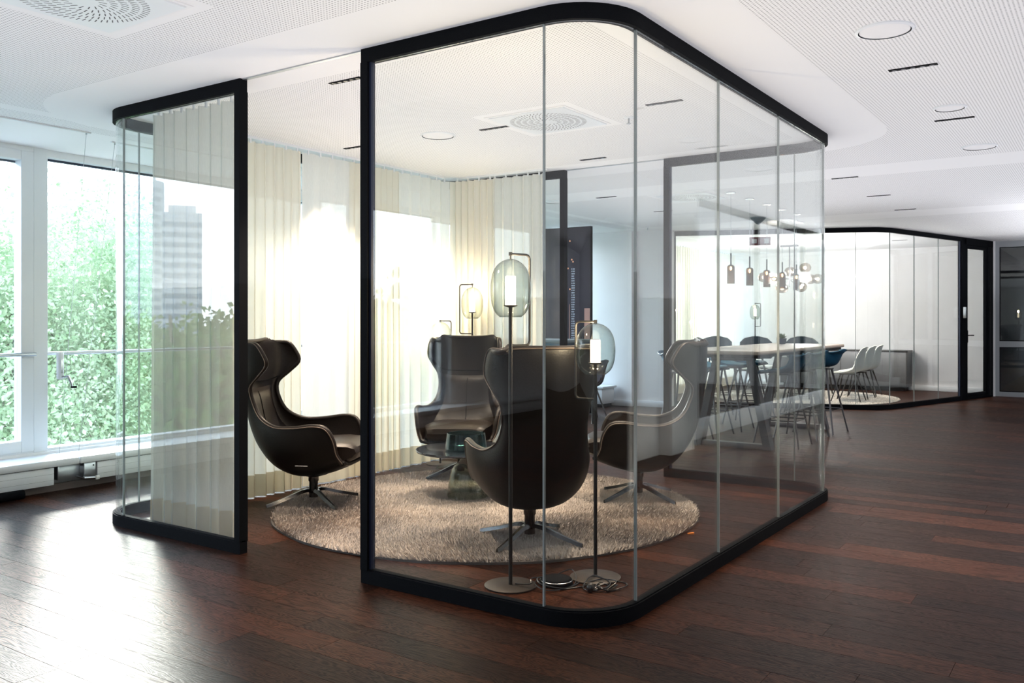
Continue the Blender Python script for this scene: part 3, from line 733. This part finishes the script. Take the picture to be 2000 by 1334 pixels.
def loops(cx, cy_, n, r0, r1_, seed, end=None):
    q = random.Random(seed); pts = []
    for i in range(n*6):
        a = i/6*2*PI*1.03+seed; rad = q.uniform(r0, r1_); pts.append((cx+rad*math.cos(a)*1.25, cy_+rad*math.sin(a)*.8, q.choice((.0045, .009, .02, .035))))
    return pts
cable([(3.56, 2.42, .014), (3.60, 2.36, .013), (3.64, 2.37, .03)]+loops(3.71, 2.27, 2, .095, .125, 1), 'black cable coiled around the transformer puck')
cable([(3.62, 2.20, .0045)]+loops(3.78, 2.07, 3, .035, .095, 2), 'tangle of black cable with plug near the glass corner', (3.70, 2.08, .4))
cable([(3.905, 2.165-.125, .0045), (3.90, 1.99, .0045), (3.83, 1.96, .01)]+loops(3.76, 2.03, 2, .03, .07, 4), 'loose black cable running from the short front lamp')
cl = MB().add([(-.02, -.008, .001), (.02, -.006, .001), (.022, .004, .001), (-.018, .008, .001), (-.02, -.008, .006), (.02, -.006, .011), (.022, .004, .011), (-.018, .008, .006)],
    [(3, 2, 1, 0), (4, 5, 6, 7), (0, 1, 5, 4), (1, 2, 6, 5), (2, 3, 7, 6), (3, 0, 4, 7)]).obj('orange_wedge', 'orange'); cl.location = (5.03, 2.13, 0); cl.rotation_euler = (0, 0, -.9)
tag(cl, 'small orange wedge on the floor at the rug edge', 'wedge')

# ------------------------------------------------------------------ ceiling fittings
SL = [(3.545, 3.556, 'behind the front opening, left of the front post'), (4.953, 4.858, 'near the curtains, beside the front post'), (5.009, 3.582, 'left of the square air outlet in the lounge'),
      (5.012, 2.297, 'right of the square air outlet in the lounge'), (6.427, 3.587, 'at the rear opening of the lounge'),
      (5.057, .889, 'nearest on the right, below the large round speaker'), (6.512, .889, 'on the right, beside the second round speaker'), (8.623, 2.108, 'right of the glass room, nearest of three'),
      (10.071, 2.111, 'right of the glass room, middle of three'), (11.512, 2.109, 'right of the glass room, farthest of three'),
      (8.518, 4.589, 'behind the glass room, nearest in the rear field'), (9.992, 4.594, 'behind the glass room, farther in the rear field'), (13.9, 3.9, 'inside the meeting room, above the glass'), (15.9, 3.0, 'inside the meeting room near the door')]
sl0 = None
for k, (x, y, wh) in enumerate(SL):
    if sl0 is None:
        t = empty('slot_light', (x, y, H))
        MB().box(-.018, -.12, -.004, .018, .12, .0, .001).obj('slot_frame', 'black', t)
        for j in range(5): MB().lathe([(.013, -.0055), (.010, -.003)], 10, (0, -.092+.046*j, 0), capt=True).obj('reflector', 'chair_metal', t)
        sl0 = t
    else: t = dup(sl0); t.location = (x, y, H)
    tag(t, 'slim black ceiling slot light '+wh, 'ceiling light', 'slot lights in the ceiling')
    ld_ = bpy.data.lights.new('slot_spot', 'SPOT'); ld_.energy = 70 if k < 5 else (42 if k in (5, 6) else 26 if k < 12 else 85); ld_.color = (1, .80, .60); ld_.spot_size = math.radians(78); ld_.spot_blend = .6; ld_.shadow_soft_size = .03
    lo_ = bpy.data.objects.new('slot_spot', ld_); C.objects.link(lo_); lo_.location = (x, y, H-.02)
for x, y, r_, wh in ((4.332, .882, .115, 'nearest, at the top right'), (6.15, .866, .085, 'small flush one on the right, middle of the row'), (7.659, .871, .115, 'farthest of the row on the right'), (4.973, 4.058, .115, 'inside the lounge'), (8.525, 5.241, .11, 'behind the lounge')):
    t = empty('ceiling_speaker', (x, y, H))
    MB().lathe([(r_, -.010), (r_+.012, -.006), (r_+.014, 0), (r_-.004, 0), (r_-.004, -.006)], 48, capb=False, capt=False).obj('bezel', 'white_frame', t)
    MB().lathe([(r_-.005, -.0065), (r_-.02, -.0085), (.01, -.0085)], 40, capb=False).obj('grille', 'white', t)
    tag(t, 'round white ceiling speaker, '+wh, 'speaker', 'round ceiling speakers')
def make_vent(x, y, wh):
    t = empty('air_outlet', (x, y, H)); s_ = .29
    MB().box(-s_, -s_, -.010, s_, s_, -.0002, .003).obj('face_plate', 'white_frame', t)
    MB().box(-s_-.02, -s_-.02, -.004, s_+.02, s_+.02, 0, .001).obj('rim', 'white', t)
    mb = MB(); n_ = 0
    for ring in range(5):
        r_ = .075+.042*ring; cnt = 16+ring*12
        for k in range(cnt):
            a = 2*PI*k/cnt+ring*.09; mt = Matrix.Translation((r_*math.cos(a), r_*math.sin(a), 0)) @ Matrix.Rotation(a+.45, 4, 'Z')
            mb.box(-.016, -.0024, -.0104, .016, .0024, -.009, 0, mt)
    o_ = mb.obj('swirl_slots', 'slot_grey', t); o_['kind'] = 'stuff'
    return tag(t, 'square white swirl air outlet '+wh, 'air vent', 'square air outlets in the ceiling')
for (x, y), wh in zip(VENTS, ('cut by the upper left edge of the photo', 'in the middle of the lounge ceiling', 'behind the lounge, above the pendants', 'farther back near the exit sign')): make_vent(x, y, wh)
for x, y, wh in ((5.233, 2.651, 'in the lounge ceiling'), (11.57, 5.559, 'behind the lounge')):
    t = empty('sprinkler', (x, y, H)); MB().lathe([(.035, 0), (.033, -.008), (.012, -.012)], 20).obj('rosette', 'white_frame', t)
    MB().lathe([(.006, -.012), (.006, -.04), (.016, -.045), (.016, -.048)], 12).obj('head', 'steel', t); tag(t, 'small sprinkler head '+wh, 'sprinkler')
t = empty('ceiling_sensor', (11.3, 3.85, H)); MB().lathe([(.10, 0), (.095, -.02), (.03, -.085), (.005, -.095)], 32, capt=True).obj('cone', 'shell_grey', t); MB().lathe([(.105, -.001), (.105, -.008)], 32).obj('ring', 'steel', t)
tag(t, 'grey cone shaped sensor under the ceiling near the exit sign', 'sensor')
ex = empty('exit_sign', (12.55, 4.25, 2.44), math.radians(20))
MB().box(-.012, -.15, -.06, .012, .15, .06, .003).obj('panel', 'red', ex)
MB().box(-.014, -.125, -.035, -.012, -.06, .035).box(-.014, .045, -.03, -.012, .11, .03).obj('pictogram', 'sign_white', ex)
mb = MB().tube([(0, -.1, .06), (0, -.1, .20)], .004, 6).tube([(0, .1, .06), (0, .1, .20)], .004, 6); mb.obj('hanger', 'steel', ex)
tag(ex, 'dark red exit sign hanging from the ceiling before the far glass', 'sign')

# ------------------------------------------------------------------ shell chairs and stools
def make_stool(name, seat, back, shell, pad, leg, ring=True, w_=.22):
    t = empty(name)
    rows = []
    prof = [(.205, seat-.02), (.17, seat), (.05, seat-.006), (-.10, seat+.004), (-.175, seat+.035), (-.215, seat+.10), (-.235, seat+.5*(back-seat)+.04), (-.262, back-.03), (-.270, back)]
    for i, (x, z) in enumerate(prof):
        hw = w_*(.86, .97, 1, 1, .98, .97, .90, .72, .42)[i]; lift = (0.0, .004, .018, .05, .085, .09, .03, .0, -.02)[i]; fw = (0, 0, 0, .01, .04, .07, .06, .03, .0)[i]
        rows.append([(x+fw*abs(v)**2, v*hw, z+lift*abs(v)**2.5) for v in [q/6 for q in range(-6, 7)]])
    rr_ = catmull([tuple(c for p in r_ for c in p) for r_ in rows], 3)
    rows = [[tuple(r_[3*i:3*i+3]) for i in range(13)] for r_ in rr_]
    g = MB().grid(rows).obj('shell', shell, t); sm = g.modifiers.new('thickness', 'SOLIDIFY'); sm.thickness = .012; sm.offset = 0
    pr = [[(p[0]*.96+.002, p[1]*.88, p[2]+.012) for p in r_] for r_ in rows[1:13]]
    g = MB().grid(pr).obj('seat_pad', pad, t); sm = g.modifiers.new('thickness', 'SOLIDIFY'); sm.thickness = .014; sm.offset = 0
    k = 1 if ring else .9
    sp = .235 if ring else .22
    for sx, sy in ((1, 1), (1, -1), (-1, 1), (-1, -1)):
        MB().tube([(sx*.10, sy*.08, seat-.022), (sx*sp, sy*sp, .0)], .0125, 10, r2=.009).obj('leg', leg, t)
    if ring:
        z = .27; f = (seat-.022-z)/(seat-.022); rx = .10+(sp-.10)*f; ry = .08+(sp-.08)*f
        MB().tube([(rx, -ry, z), (rx, ry, z), (-rx, ry, z), (-rx, -ry, z)], .008, 8, True).obj('foot_ring', leg, t)
    MB().box(-.12, -.10, seat-.032, .12, .10, seat-.018, .004).obj('seat_mount', leg, t)
    return t
st = make_stool('bar_stool', .76, .97, 'blue', 'blue_light', 'bar_leg')
ST = [(9.15, 2.86, 90, 'blue bar stool on the near side of the high table, leftmost'), (9.85, 2.87, 90, 'blue bar stool at the near side of the high table, middle one'), (10.5, 2.84, 84, 'blue bar stool with dark legs just right of the lounge glass'),
      (8.85, 3.82, -90, 'blue bar stool far side of the high table, leftmost'), (9.5, 3.84, -92, 'blue bar stool far side of the high table, second from the left'), (10.15, 3.82, -88, 'blue bar stool far side of the high table, third from the left'), (10.85, 3.84, -90, 'blue bar stool far side of the high table, fourth from the left')]
for k, (x, y, a, lb) in enumerate(ST):
    o = st if k == 0 else dup(st); o.location = (x, y, 0); o.rotation_euler = (0, 0, math.radians(a)); tag(o, lb, 'bar stool', 'blue bar stools at the high table')
st2 = make_stool('bar_stool', .80, 1.07, 'shell_grey', 'shell_grey', 'bar_leg')
for k, (x, y, wh) in enumerate(((11.8, 4.62, 'leftmost'), (11.95, 4.10, 'second from left'), (12.25, 3.55, 'nearest the exit sign'))):
    o = st2 if k == 0 else dup(st2); o.location = (x, y, 0); o.rotation_euler = (0, 0, math.radians(200)); tag(o, 'slate grey high stool behind the high table, '+wh, 'bar stool', 'grey high stools before the meeting room')
wc_ = make_stool('meeting_chair', .45, .86, 'shell_white', 'shell_white', 'black_leg', False, .24)
for k, (x, y, a, wh) in enumerate(((14.55, 3.50, 92, 'nearest the glass corner'), (15.15, 3.50, 88, 'middle of the row'), (15.78, 3.52, 90, 'farthest right'), (14.6, 5.2, -90, 'far side, left'), (15.4, 5.2, -90, 'far side, right'))):
    o = wc_ if k == 0 else dup(wc_); o.location = (x, y, .02); o.rotation_euler = (0, 0, math.radians(a)); tag(o, 'pale grey shell chair with black legs in the meeting room, '+wh, 'chair', 'pale shell chairs in the meeting room')
# high table
ht = empty('high_table', (8.2, 2.78, 0))
MB().box(0, 0, .965, 3.15, .92, 1.0, .008).obj('tabletop', 'bar_top', ht)
MB().box(.03, .03, .935, 3.12, .89, .965, .002).obj('apron', 'bar_edge', ht)
for x in (.55, 2.6):
    mb = MB()
    for s_ in (-1, 1):
        mb.add([(x-.045, .46+s_*.20, .935), (x+.045, .46+s_*.20, .935), (x+.045, .46+s_*.14, .935), (x-.045, .46+s_*.14, .935),
                (x-.06, .46+s_*.41, .0), (x+.06, .46+s_*.41, .0), (x+.06, .46+s_*.33, .0), (x-.06, .46+s_*.33, .0)],
               [(0, 1, 2, 3), (7, 6, 5, 4), (0, 4, 5, 1), (1, 5, 6, 2), (2, 6, 7, 3), (3, 7, 4, 0)])
        o = fix_normals(mb.obj('leg', 'bar_leg', ht)); mb = MB()
    MB().box(x-.05, .10, .0, x+.05, .82, .05, .004).obj('floor_bar', 'bar_leg', ht)
    MB().box(x-.05, .24, .885, x+.05, .68, .936, .004).obj('top_bar', 'bar_leg', ht)
tag(ht, 'long high table with pale oak top and grey splayed legs behind the lounge', 'high table')
pp = empty('potted_plant', (11.0, 3.45, 1.0))
MB().lathe([(.04, 0), (.055, .01), (.062, .07), (.055, .07), (.05, .055)], 20).obj('pot', 'pot', pp)
q = random.Random(2); mb = MB()
for i in range(46):
    a = q.uniform(0, 6.28); e = q.uniform(.2, 1.3); l = q.uniform(.05, .10); d = Vector((math.cos(a)*math.cos(e), math.sin(a)*math.cos(e), math.sin(e))); s_ = d.cross(Vector((0, 0, 1))).normalized()*.012
    b0 = Vector((0, 0, .06)); m_ = b0+d*l*.6; mb.add([b0, m_+s_, b0+d*l, m_-s_], [(0, 1, 2, 3)])
mb.obj('leaves', 'leaf_small', pp); tag(pp, 'small green succulent in a dark pot on the high table', 'plant')

# pendants over the high table
pd = None
for k in range(5):
    x = 8.92+.575*k
    if pd is None:
        t = pd = empty('pendant_lamp', (x, 3.33, 0))
        MB().lathe([(.045, H-.012), (.05, H-.008), (.05, H)], 24).obj('canopy', 'chrome', t)
        MB().tube([(0, 0, 2.0), (0, 0, H-.01)], .0018, 6).obj('cord', 'steel', t)
        MB().tube([(0, 0, 1.86), (0, 0, 2.0)], .008, 10).obj('stem', 'chair_metal', t)
        MB().lathe([(.039, 1.68), (.0395, 1.682), (.0395, 1.855), (.030, 1.872), (.012, 1.88), (.010, 1.876), (.029, 1.868), (.037, 1.853), (.037, 1.68)], 28, capb=False, capt=False).obj('glass_shade', 'smoke_dark', t)
        MB().lathe([(.004, 1.82), (.011, 1.832), (.011, 1.848), (.006, 1.862)], 12).obj('bulb', 'bulb_glow', t)
    else: t = dup(pd); t.location = (x, 3.33, 0)
    tag(t, 'smoked glass cylinder pendant, %s of the row of five over the high table' % ('leftmost', 'second from left', 'middle one', 'fourth from left', 'rightmost')[k], 'pendant lamp', 'cylinder pendants over the high table')

# chandelier in the meeting room
ch = empty('chandelier', (15.1, 4.6, 0))
MB().box(-.03, -.15, 2.55, .03, .15, 2.585, .004).obj('ceiling_plate', 'bar_leg', ch)
MB().tube([(0, 0, 1.86), (0, 0, 2.56)], .011, 10).obj('stem', 'bar_leg', ch)
GB = [(-.48, .03, 2.03, 0), (-.26, .10, 2.01, 1), (-.16, -.06, 1.84, 2), (.05, .1, 2.13, 3), (.20, -.05, 1.86, 4), (.34, .12, 2.20, 5), (.42, .06, 2.0, 6), (.53, -.02, 2.0, 7)]
for u, v, z, k in GB:
    x, y = .5651*u*.9+.8251*v, -.8251*u*.9+.5651*v
    MB().tube([(0, 0, 2.0 if z < 2.1 else 2.08), (x*.75, y*.75, z)], .006, 8).obj('arm', 'bar_leg', ch)
    o = MB().lathe([(.10*math.sin(PI*i/16)+.001, -.085*math.cos(PI*i/16)) for i in range(17)], 24, (x, y, z)).obj('glass_globe', 'smoke_dark', ch)
    MB().lathe([(.03*math.sin(PI*i/8)+.0005, -.03*math.cos(PI*i/8)) for i in range(9)], 12, (x, y, z)).obj('bulb', 'bulb', ch)
for q_ in (-.3, .3):
    ld_ = bpy.data.lights.new('chandelier_light', 'POINT'); ld_.energy = 22; ld_.color = (1, .95, .92); ld_.shadow_soft_size = .1
    lo_ = bpy.data.objects.new('chandelier_light', ld_); C.objects.link(lo_); lo_.parent = ch; lo_.location = (.2*q_, q_, 2.02)
tag(ch, 'chandelier with eight smoked glass globes in the meeting room', 'chandelier')

# ------------------------------------------------------------------ meeting room
mp_ = [(12.42, 5.56), (13.38, 3.12), (13.50, 2.86), (13.70, 2.72), (14.40, 2.515), (15.15, 2.295), (15.90, 2.075)]
partition('glass_partition', mp_, [1, 3, 4, 5], 'far clear glass partition with black rails around the meeting room', post_ends=(True, True))
dr = struct(empty('door_1', (15.90, 2.075, 0), math.atan2(1.755-2.075, 17.02-15.90)), 'black framed glass door of the meeting room')
Ld = math.hypot(17.02-15.90, 1.755-2.075)
MB().box(-.01, -.03, 0, .14, .03, H).box(.95, -.03, 0, 1.02, .03, H).box(1.10, -.03, 0, Ld, .03, H).box(0, -.03, H-.11, Ld, .03, H).box(0, -.03, 0, Ld, .03, .04).obj('door_frame', 'black', dr)
MB().box(.14, -.022, .04, .20, .022, H-.11, .003).box(.89, -.022, .04, .95, .022, H-.11, .003).box(.20, -.022, .04, .89, .022, .10, .003).box(.20, -.022, H-.17, .89, .022, H-.11, .003).obj('door_leaf', 'black', dr)
MB().box(.20, -.005, .10, .89, .005, H-.17).obj('door_pane', 'glass', dr); MB().box(1.02, -.005, .04, 1.10, .005, H-.11).obj('side_pane', 'glass', dr)
MB().box(.150, -.034, .93, .190, -.022, 1.13, .003).tube([(.17, -.03, 1.05), (.17, -.075, 1.05), (.30, -.075, 1.05)], .009, 8).obj('door_handle', 'black', dr)
th_ = MB().box(-.02, -.045, -.09, .02, .0, .09, .006).box(-.012, -.047, .03, .012, -.0449, .07, .001).obj('thermostat', 'steel'); th_.location = (15.90-.02, 2.035, 1.42); th_.rotation_euler = (0, 0, dr.rotation_euler[2]); tag(th_, 'small grey control unit on the black door post', 'switch')
cb = empty('sideboard', (17.20, 3.12, 0))
MB().box(0, 0, .08, .46, 2.3, .72, .004).obj('body', 'cabinet', cb)
MB().box(-.012, -.012, .72, .47, 2.312, .742, .003).obj('top_panel', 'bar_edge', cb)
for k in range(4):
    MB().box(-.016, .012+.574*k, .10, -.001, .012+.574*k+.562, .705, .003).obj('door', 'cabinet', cb)
MB().box(.05, .05, .0, .42, 2.25, .08).obj('plinth', 'black', cb)
tag(cb, 'long low slate grey sideboard against the meeting room wall', 'cabinet')
mt_ = empty('meeting_table', (15.1, 4.35, .02))
MB().lathe([(.0, 0)], 4) if False else None
ov = [(1.05*math.copysign(abs(math.cos(a))**.6, math.cos(a)), .48*math.copysign(abs(math.sin(a))**.6, math.sin(a))) for a in [2*PI*i/48 for i in range(48)]]
MB().prism(ov, .69, .715).obj('tabletop', 'meet_top', mt_)
for x, y in ((.7, .28), (-.7, .28), (.7, -.28), (-.7, -.28)): MB().tube([(x*.8, y*.8, .69), (x, y, 0)], .018, 10, r2=.012).obj('leg', 'black_leg', mt_)
tag(mt_, 'white topped meeting table on the white rug', 'table')
curtain((13.0, 6.35), (15.3, 6.35), .10, .035, 'curtain', 'dense cream curtain in the meeting room beside the dark frame', 21, group='meeting room curtains')
curtain((15.35, 6.35), (17.2, 6.35), .16, .03, 'curtain_sheer', 'sheer white curtain farther right in the meeting room', 22, group='meeting room curtains')
lp = make_lamp(1.372, .142, 1.622, 1.175, 'slim globe floor lamp standing in the meeting room', (16.7, 5.75, 0), rt(.9, .2), 2); lp['group'] = 'meeting room lamps'

# grey glazed screen at the right end, dark corridor behind it
ws = struct(empty('window_1', (17.12, 1.70, 0)), 'grey framed glazed screen at the right edge')
MB().box(-.03, -2.2, 0, .03, 0.04, .08).box(-.03, -2.2, H-.10, .03, .04, H).box(-.03, -.06, .08, .03, .04, H-.1).box(-.03, -1.35, .08, .03, -1.25, H-.1).box(-.03, -2.2, .84, .03, -.06, .94).obj('window_frame', 'grey_frame', ws)
for y in (-2.2, -1.25): MB().box(-.006, y, .08, .006, y+1.19 if y > -2 else y+.85, .84).box(-.006, y, .94, .006, y+1.19 if y > -2 else y+.85, H-.1).obj('window_pane', 'win_glass', ws)
for z0_, z1_ in ((.08, .84), (.94, H-.1)): MB().box(-.02, -.072, z0_, .02, -.06, z1_).box(-.02, -1.25, z0_, .02, -1.238, z1_).box(-.02, -1.25, z1_-.012, .02, -.06, z1_).box(-.02, -1.25, z0_, .02, -.06, z0_+.012).obj('gasket', 'black', ws)
struct(MB().box(17.02, 1.70, 0, 17.16, 1.80, H).obj('trim_2', 'white'), 'white reveal beside the meeting room door')
struct(MB().box(17.16, -3.5, -.02, 27, 1.9, .0).obj('floor_corridor', 'carpet'), 'dark carpet of the corridor behind the screen')
struct(MB().box(17.16, -3.5, H, 27, 2.0, H+.1).obj('ceiling_corridor', 'grey_frame'), 'corridor ceiling')
struct(MB().box(18.0, 1.80, 0, 27, 2.0, H).obj('wall_corridor', 'felt'), 'corridor side wall')
struct(MB().box(17.15, -1.2, 0, 27, -1.1, H).obj('wall_corridor_right', 'felt'))
struct(MB().box(26.6, -1.2, 0, 26.8, -.55, H).box(26.6, .85, 0, 26.8, 2.0, H).box(26.6, -.55, 2.2, 26.8, .85, H).box(26.6, -.55, 0, 26.8, .85, .5).obj('wall_corridor_end', 'felt'))
w2 = struct(empty('window_2', (26.5, .4, 0)), 'dark framed windows at the end of the corridor')
mb = MB()
for y in (-1.5, -.75, 0, .75, 1.45): mb.box(-.04, y, 0, .04, y+.07, H)
for z in (.0, .98, 2.0, H-.08): mb.box(-.04, -1.5, z, .04, 1.5, z+.07)
mb.obj('window_frame', 'black', w2); MB().box(-.006, -1.5, 0, .006, 1.5, H).obj('window_pane', 'win_glass', w2)
cs = empty('corridor_screen', (19.0, 1.0, 0))
mb = MB()
for x in (0, 1.6, 3.4, 5.2): mb.box(x, -.04, 0, x+.16, .04, H)
mb.box(0, -.04, 0, 6, .04, .07).box(0, -.04, H-.07, 6, .04, H).obj('frame', 'black', cs)
for x in (.16, 1.76, 3.56): MB().box(x, -.005, .07, x+1.5, .005, H-.07).obj('pane', 'glass', cs)
tag(cs, 'dark framed glass screen in the corridor behind the grey window', 'glass partition')

# ------------------------------------------------------------------ felt screen and dark counter behind the lounge
fs_ = empty('felt_screen', (10.62, 5.95, 0))
MB().box(-.02, 0, .12, .02, .80, H-.06, .004).obj('panel', 'felt', fs_)
MB().box(-.025, -.006, .02, .025, .0, H-.055, .002).box(-.025, -.006, H-.06, .025, .80, H-.05, .002).box(-.025, -.0, .02, .025, .8, .12).obj('edge_trim', 'black', fs_)
q = random.Random(8)  # small orange dots, rows of pale dashes and copper strips on the panel
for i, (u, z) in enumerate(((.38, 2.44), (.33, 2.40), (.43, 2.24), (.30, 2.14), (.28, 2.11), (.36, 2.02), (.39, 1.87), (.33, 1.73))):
    MB().lathe([(.0125, 0), (.011, .002)], 8, (-.0225, u, z), 'x').obj('orange_dot', 'fleck_orange', fs_)
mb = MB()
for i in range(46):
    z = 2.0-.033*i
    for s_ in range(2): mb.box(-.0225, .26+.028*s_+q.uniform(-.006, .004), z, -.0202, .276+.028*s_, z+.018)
o = mb.obj('dash_rows', 'pale_dash', fs_); o['kind'] = 'stuff'
mb = MB().box(-.0225, .012, .55, -.0202, .10, 1.46).box(-.0225, .335, .9, -.0202, .343, 1.52); mb.obj('copper_strip', 'copper_strip', fs_)
tag(fs_, 'tall dark felt screen with small orange dots and pale dashes on it', 'screen')
dc = empty('dark_counter', (8.95, 5.35, 0), math.radians(0))
MB().box(0, 0, 1.02, .8, 1.2, 1.06, .004).obj('top', 'shell_grey', dc); 
for x, y in ((.06, .06), (.74, .06), (.06, 1.14), (.74, 1.14)): MB().tube([(x, y, 0), (x, y, 1.02)], .018, 8).obj('leg', 'black_leg', dc)
MB().box(.05, .05, .93, .75, 1.15, 1.02).obj('apron', 'blue', dc)
tag(dc, 'dark high counter with blue apron behind the rear door post', 'high table')
o = make_stool('side_chair', .43, .78, 'felt', 'felt', 'black_leg', False, .22); o.location = (10.05, 5.70, 0); o.rotation_euler = (0, 0, 2.4); tag(o, 'low dark side chair before the felt screen behind the lounge', 'chair')
wbx = empty('wall_bench', (11.5, 6.25, 0))
MB().box(0, 0, .28, .44, .40, .31, .004).obj('seat', 'white_frame', wbx); MB().box(.03, .03, .05, .41, .38, .28, .004).obj('body', 'white_frame', wbx); MB().box(.06, .06, 0, .38, .36, .05).obj('plinth', 'black', wbx)
tag(wbx, 'low white box bench against the white pier', 'bench')

# ------------------------------------------------------------------ outside: pale bounce ground, trees, towers
struct(MB().box(-500, 7.6, -8.3, 300, 600, -8).obj('ground', 'bounce_ground'), 'ground far below the windows, made pale to bounce light upward')  # ground colour made pale so it bounces skylight up to the ceiling
def crown_mesh(n, seed, sx, sz, size):
    r_ = np.random.RandomState(seed); nb = 26
    cen = r_.normal(0, 1, (nb, 3)); cen /= np.linalg.norm(cen, axis=1)[:, None]; cen *= r_.uniform(.35, .85, nb)[:, None]*np.array([sx, sx, sz])
    k = r_.randint(0, nb, n); p = cen[k]+r_.normal(0, .21, (n, 3))*np.array([sx, sx, sz*.8])
    a = r_.normal(0, 1, (n, 3)); a /= np.linalg.norm(a, axis=1)[:, None]; b_ = np.cross(a, r_.normal(0, 1, (n, 3))); b_ /= np.linalg.norm(b_, axis=1)[:, None]
    s_ = (size*r_.uniform(.6, 1.2, n))[:, None]
    V = np.empty((n, 4, 3)); V[:, 0] = p-a*s_; V[:, 1] = p+b_*s_*.6; V[:, 2] = p+a*s_; V[:, 3] = p-b_*s_*.6
    me = bpy.data.meshes.new('crown'); me.vertices.add(4*n); me.vertices.foreach_set('co', V.ravel()); me.loops.add(4*n); me.loops.foreach_set('vertex_index', np.arange(4*n))
    me.polygons.add(n); me.polygons.foreach_set('loop_start', np.arange(0, 4*n, 4)); me.polygons.foreach_set('loop_total', np.full(n, 4)); me.update(); return me
cm = [crown_mesh(75000, 1, 2.6, 3.3, .038), crown_mesh(75000, 2, 2.4, 3.6, .038)]
cm[0].materials.append(M['leaf']); cm[1].materials.append(M['leaf'])
cfar = crown_mesh(7000, 3, 3.2, 3.0, .20); cfar.materials.append(M['leaf2'])
tmesh = MB().tube([(0, 0, -8), (.1, 0, -4), (0, .1, -1), (.2, 0, 1.5)], [.24, .19, .14, .06], 10).mesh('trunk', 'bark')
bmesh_ = MB().tube([(0, .1, -1.5), (.9, .3, .2), (1.5, .5, 1.6)], [.09, .06, .02], 7).tube([(0, 0, -2.5), (-.9, -.3, -.4), (-1.5, 0, 1.2)], [.10, .06, .02], 7).mesh('branches', 'bark')
def tree(x, y, z, k, rz, s_, label, far=False):
    t = empty('tree', (x, y, 0), rz)
    for nm, me in (('crown', cfar if far else cm[k]), ('trunk', tmesh), ('branches', bmesh_)):
        o_ = bpy.data.objects.new(nm, me); C.objects.link(o_); o_.parent = t; o_.location = (0, 0, z if nm != 'trunk' else 0)
        if nm != 'trunk': o_.scale = (s_, s_, s_)
    t_ = tag(t, label, 'tree', 'trees outside the windows'); return t_
TR = [(6.0, 12.5, .1, 0, .3, 1.0, 'leafy tree straight outside the far left window'), (8.6, 14.0, -.4, 1, 1.3, 1.15, 'leafy tree outside the second window, right of the post'), (10.8, 13.0, -1.2, 0, 2.2, .95, 'lower leafy tree behind the curved glass corner'),
      (4.6, 17.5, -2.2, 1, .8, 1.1, 'leafy tree low behind the first one'), (11.5, 18.0, .1, 1, 4.0, 1.2, 'taller leafy tree farther right behind the second'), (7.6, 17.5, -3.5, 0, 5.0, 1.3, 'leafy tree filling the lower part of the windows'),
      (14.5, 14.5, -1.0, 0, 1.9, 1.1, 'leafy tree outside the curtained lounge windows'), (18.5, 16.0, -1.2, 1, 3.1, 1.2, 'leafy tree outside the meeting room side')]
for a in TR: tree(*a)
for k, (x, y, z, s_) in enumerate(((-9, 26, -3.6, 1.2), (-15, 31, -3.0, 1.3), (-21, 34, -3.9, 1.3), (-12, 38, -2.0, 1.2), (-28, 42, -2.6, 1.4), (-5, 24, -3.2, 1.1), (-1, 22, -2.4, 1.1), (-24, 52, -1.0, 1.5), (-36, 54, -2.0, 1.6))):
    tree(x, y, z, 0, k*1.3, s_, 'darker tree in the park mirrored in the glass, number %s from the tower' % ('one', 'two', 'three', 'four', 'five', 'six', 'seven', 'eight', 'nine')[k], True)
for k, (x, y, z, s_, lb) in enumerate(((-5.6, 13.5, -.6, 1.0, 'dense dark tree added to dim the reflection above the low table'), (-8.6, 14.6, -1.0, 1.0, 'dense dark tree added left of the viewer to dim the reflection'))):  # unseen trees added to darken what the front glass reflects
    tree(x, y, z, 0, k*1.7, s_, lb, True)
def tower(x, y, w_, d_, h_, rz, label, round_=False):
    t = empty('office_tower', (x, y, -8), rz)
    if round_:
        poly = [(-w_/2, -d_/2)]+arc(0, -d_/2, w_/2, 180, 360, 12)[1:-1]+[(w_/2, -d_/2), (w_/2, d_/2), (-w_/2, d_/2)]
    else: poly = [(-w_/2, -d_/2), (w_/2, -d_/2), (w_/2, d_/2), (-w_/2, d_/2)]
    MB().prism(poly, 0, h_).obj('facade', 'tower_wall', t)
    mb = MB(); z = 3
    pp_ = [(p[0]*1.004, p[1]*1.004) for p in poly]
    while z < h_-2: mb.prism(pp_, z, z+1.7); z += 3.3
    o_ = mb.obj('window_bands', 'tower_glass', t)
    MB().prism([(p[0]*.7, p[1]*.7) for p in poly], h_, h_+2.5).obj('roof_box', 'ext_concrete', t)
    return tag(t, label, 'building', 'towers mirrored in the front left glass')
tower(-172, 254, 12, 12, 44, .6, 'lower rectangular office tower, left of the pair mirrored in the front left pane')
tower(-187, 303, 19, 15, 60, .6, 'taller round fronted office tower mirrored in the front left pane', True)
cr_ = empty('tower_crane', (-128, 268, -8))
MB().box(-.7, -.7, 0, .7, .7, 46).obj('mast', 'ext_concrete', cr_); MB().box(-10, -.5, 44, 16, .5, 45).obj('jib', 'ext_concrete', cr_); MB().box(-9, -.9, 42.5, -6, .9, 44).obj('counterweight', 'tower_wall', cr_)
tag(cr_, 'pale tower crane mirrored beside the office towers', 'crane')
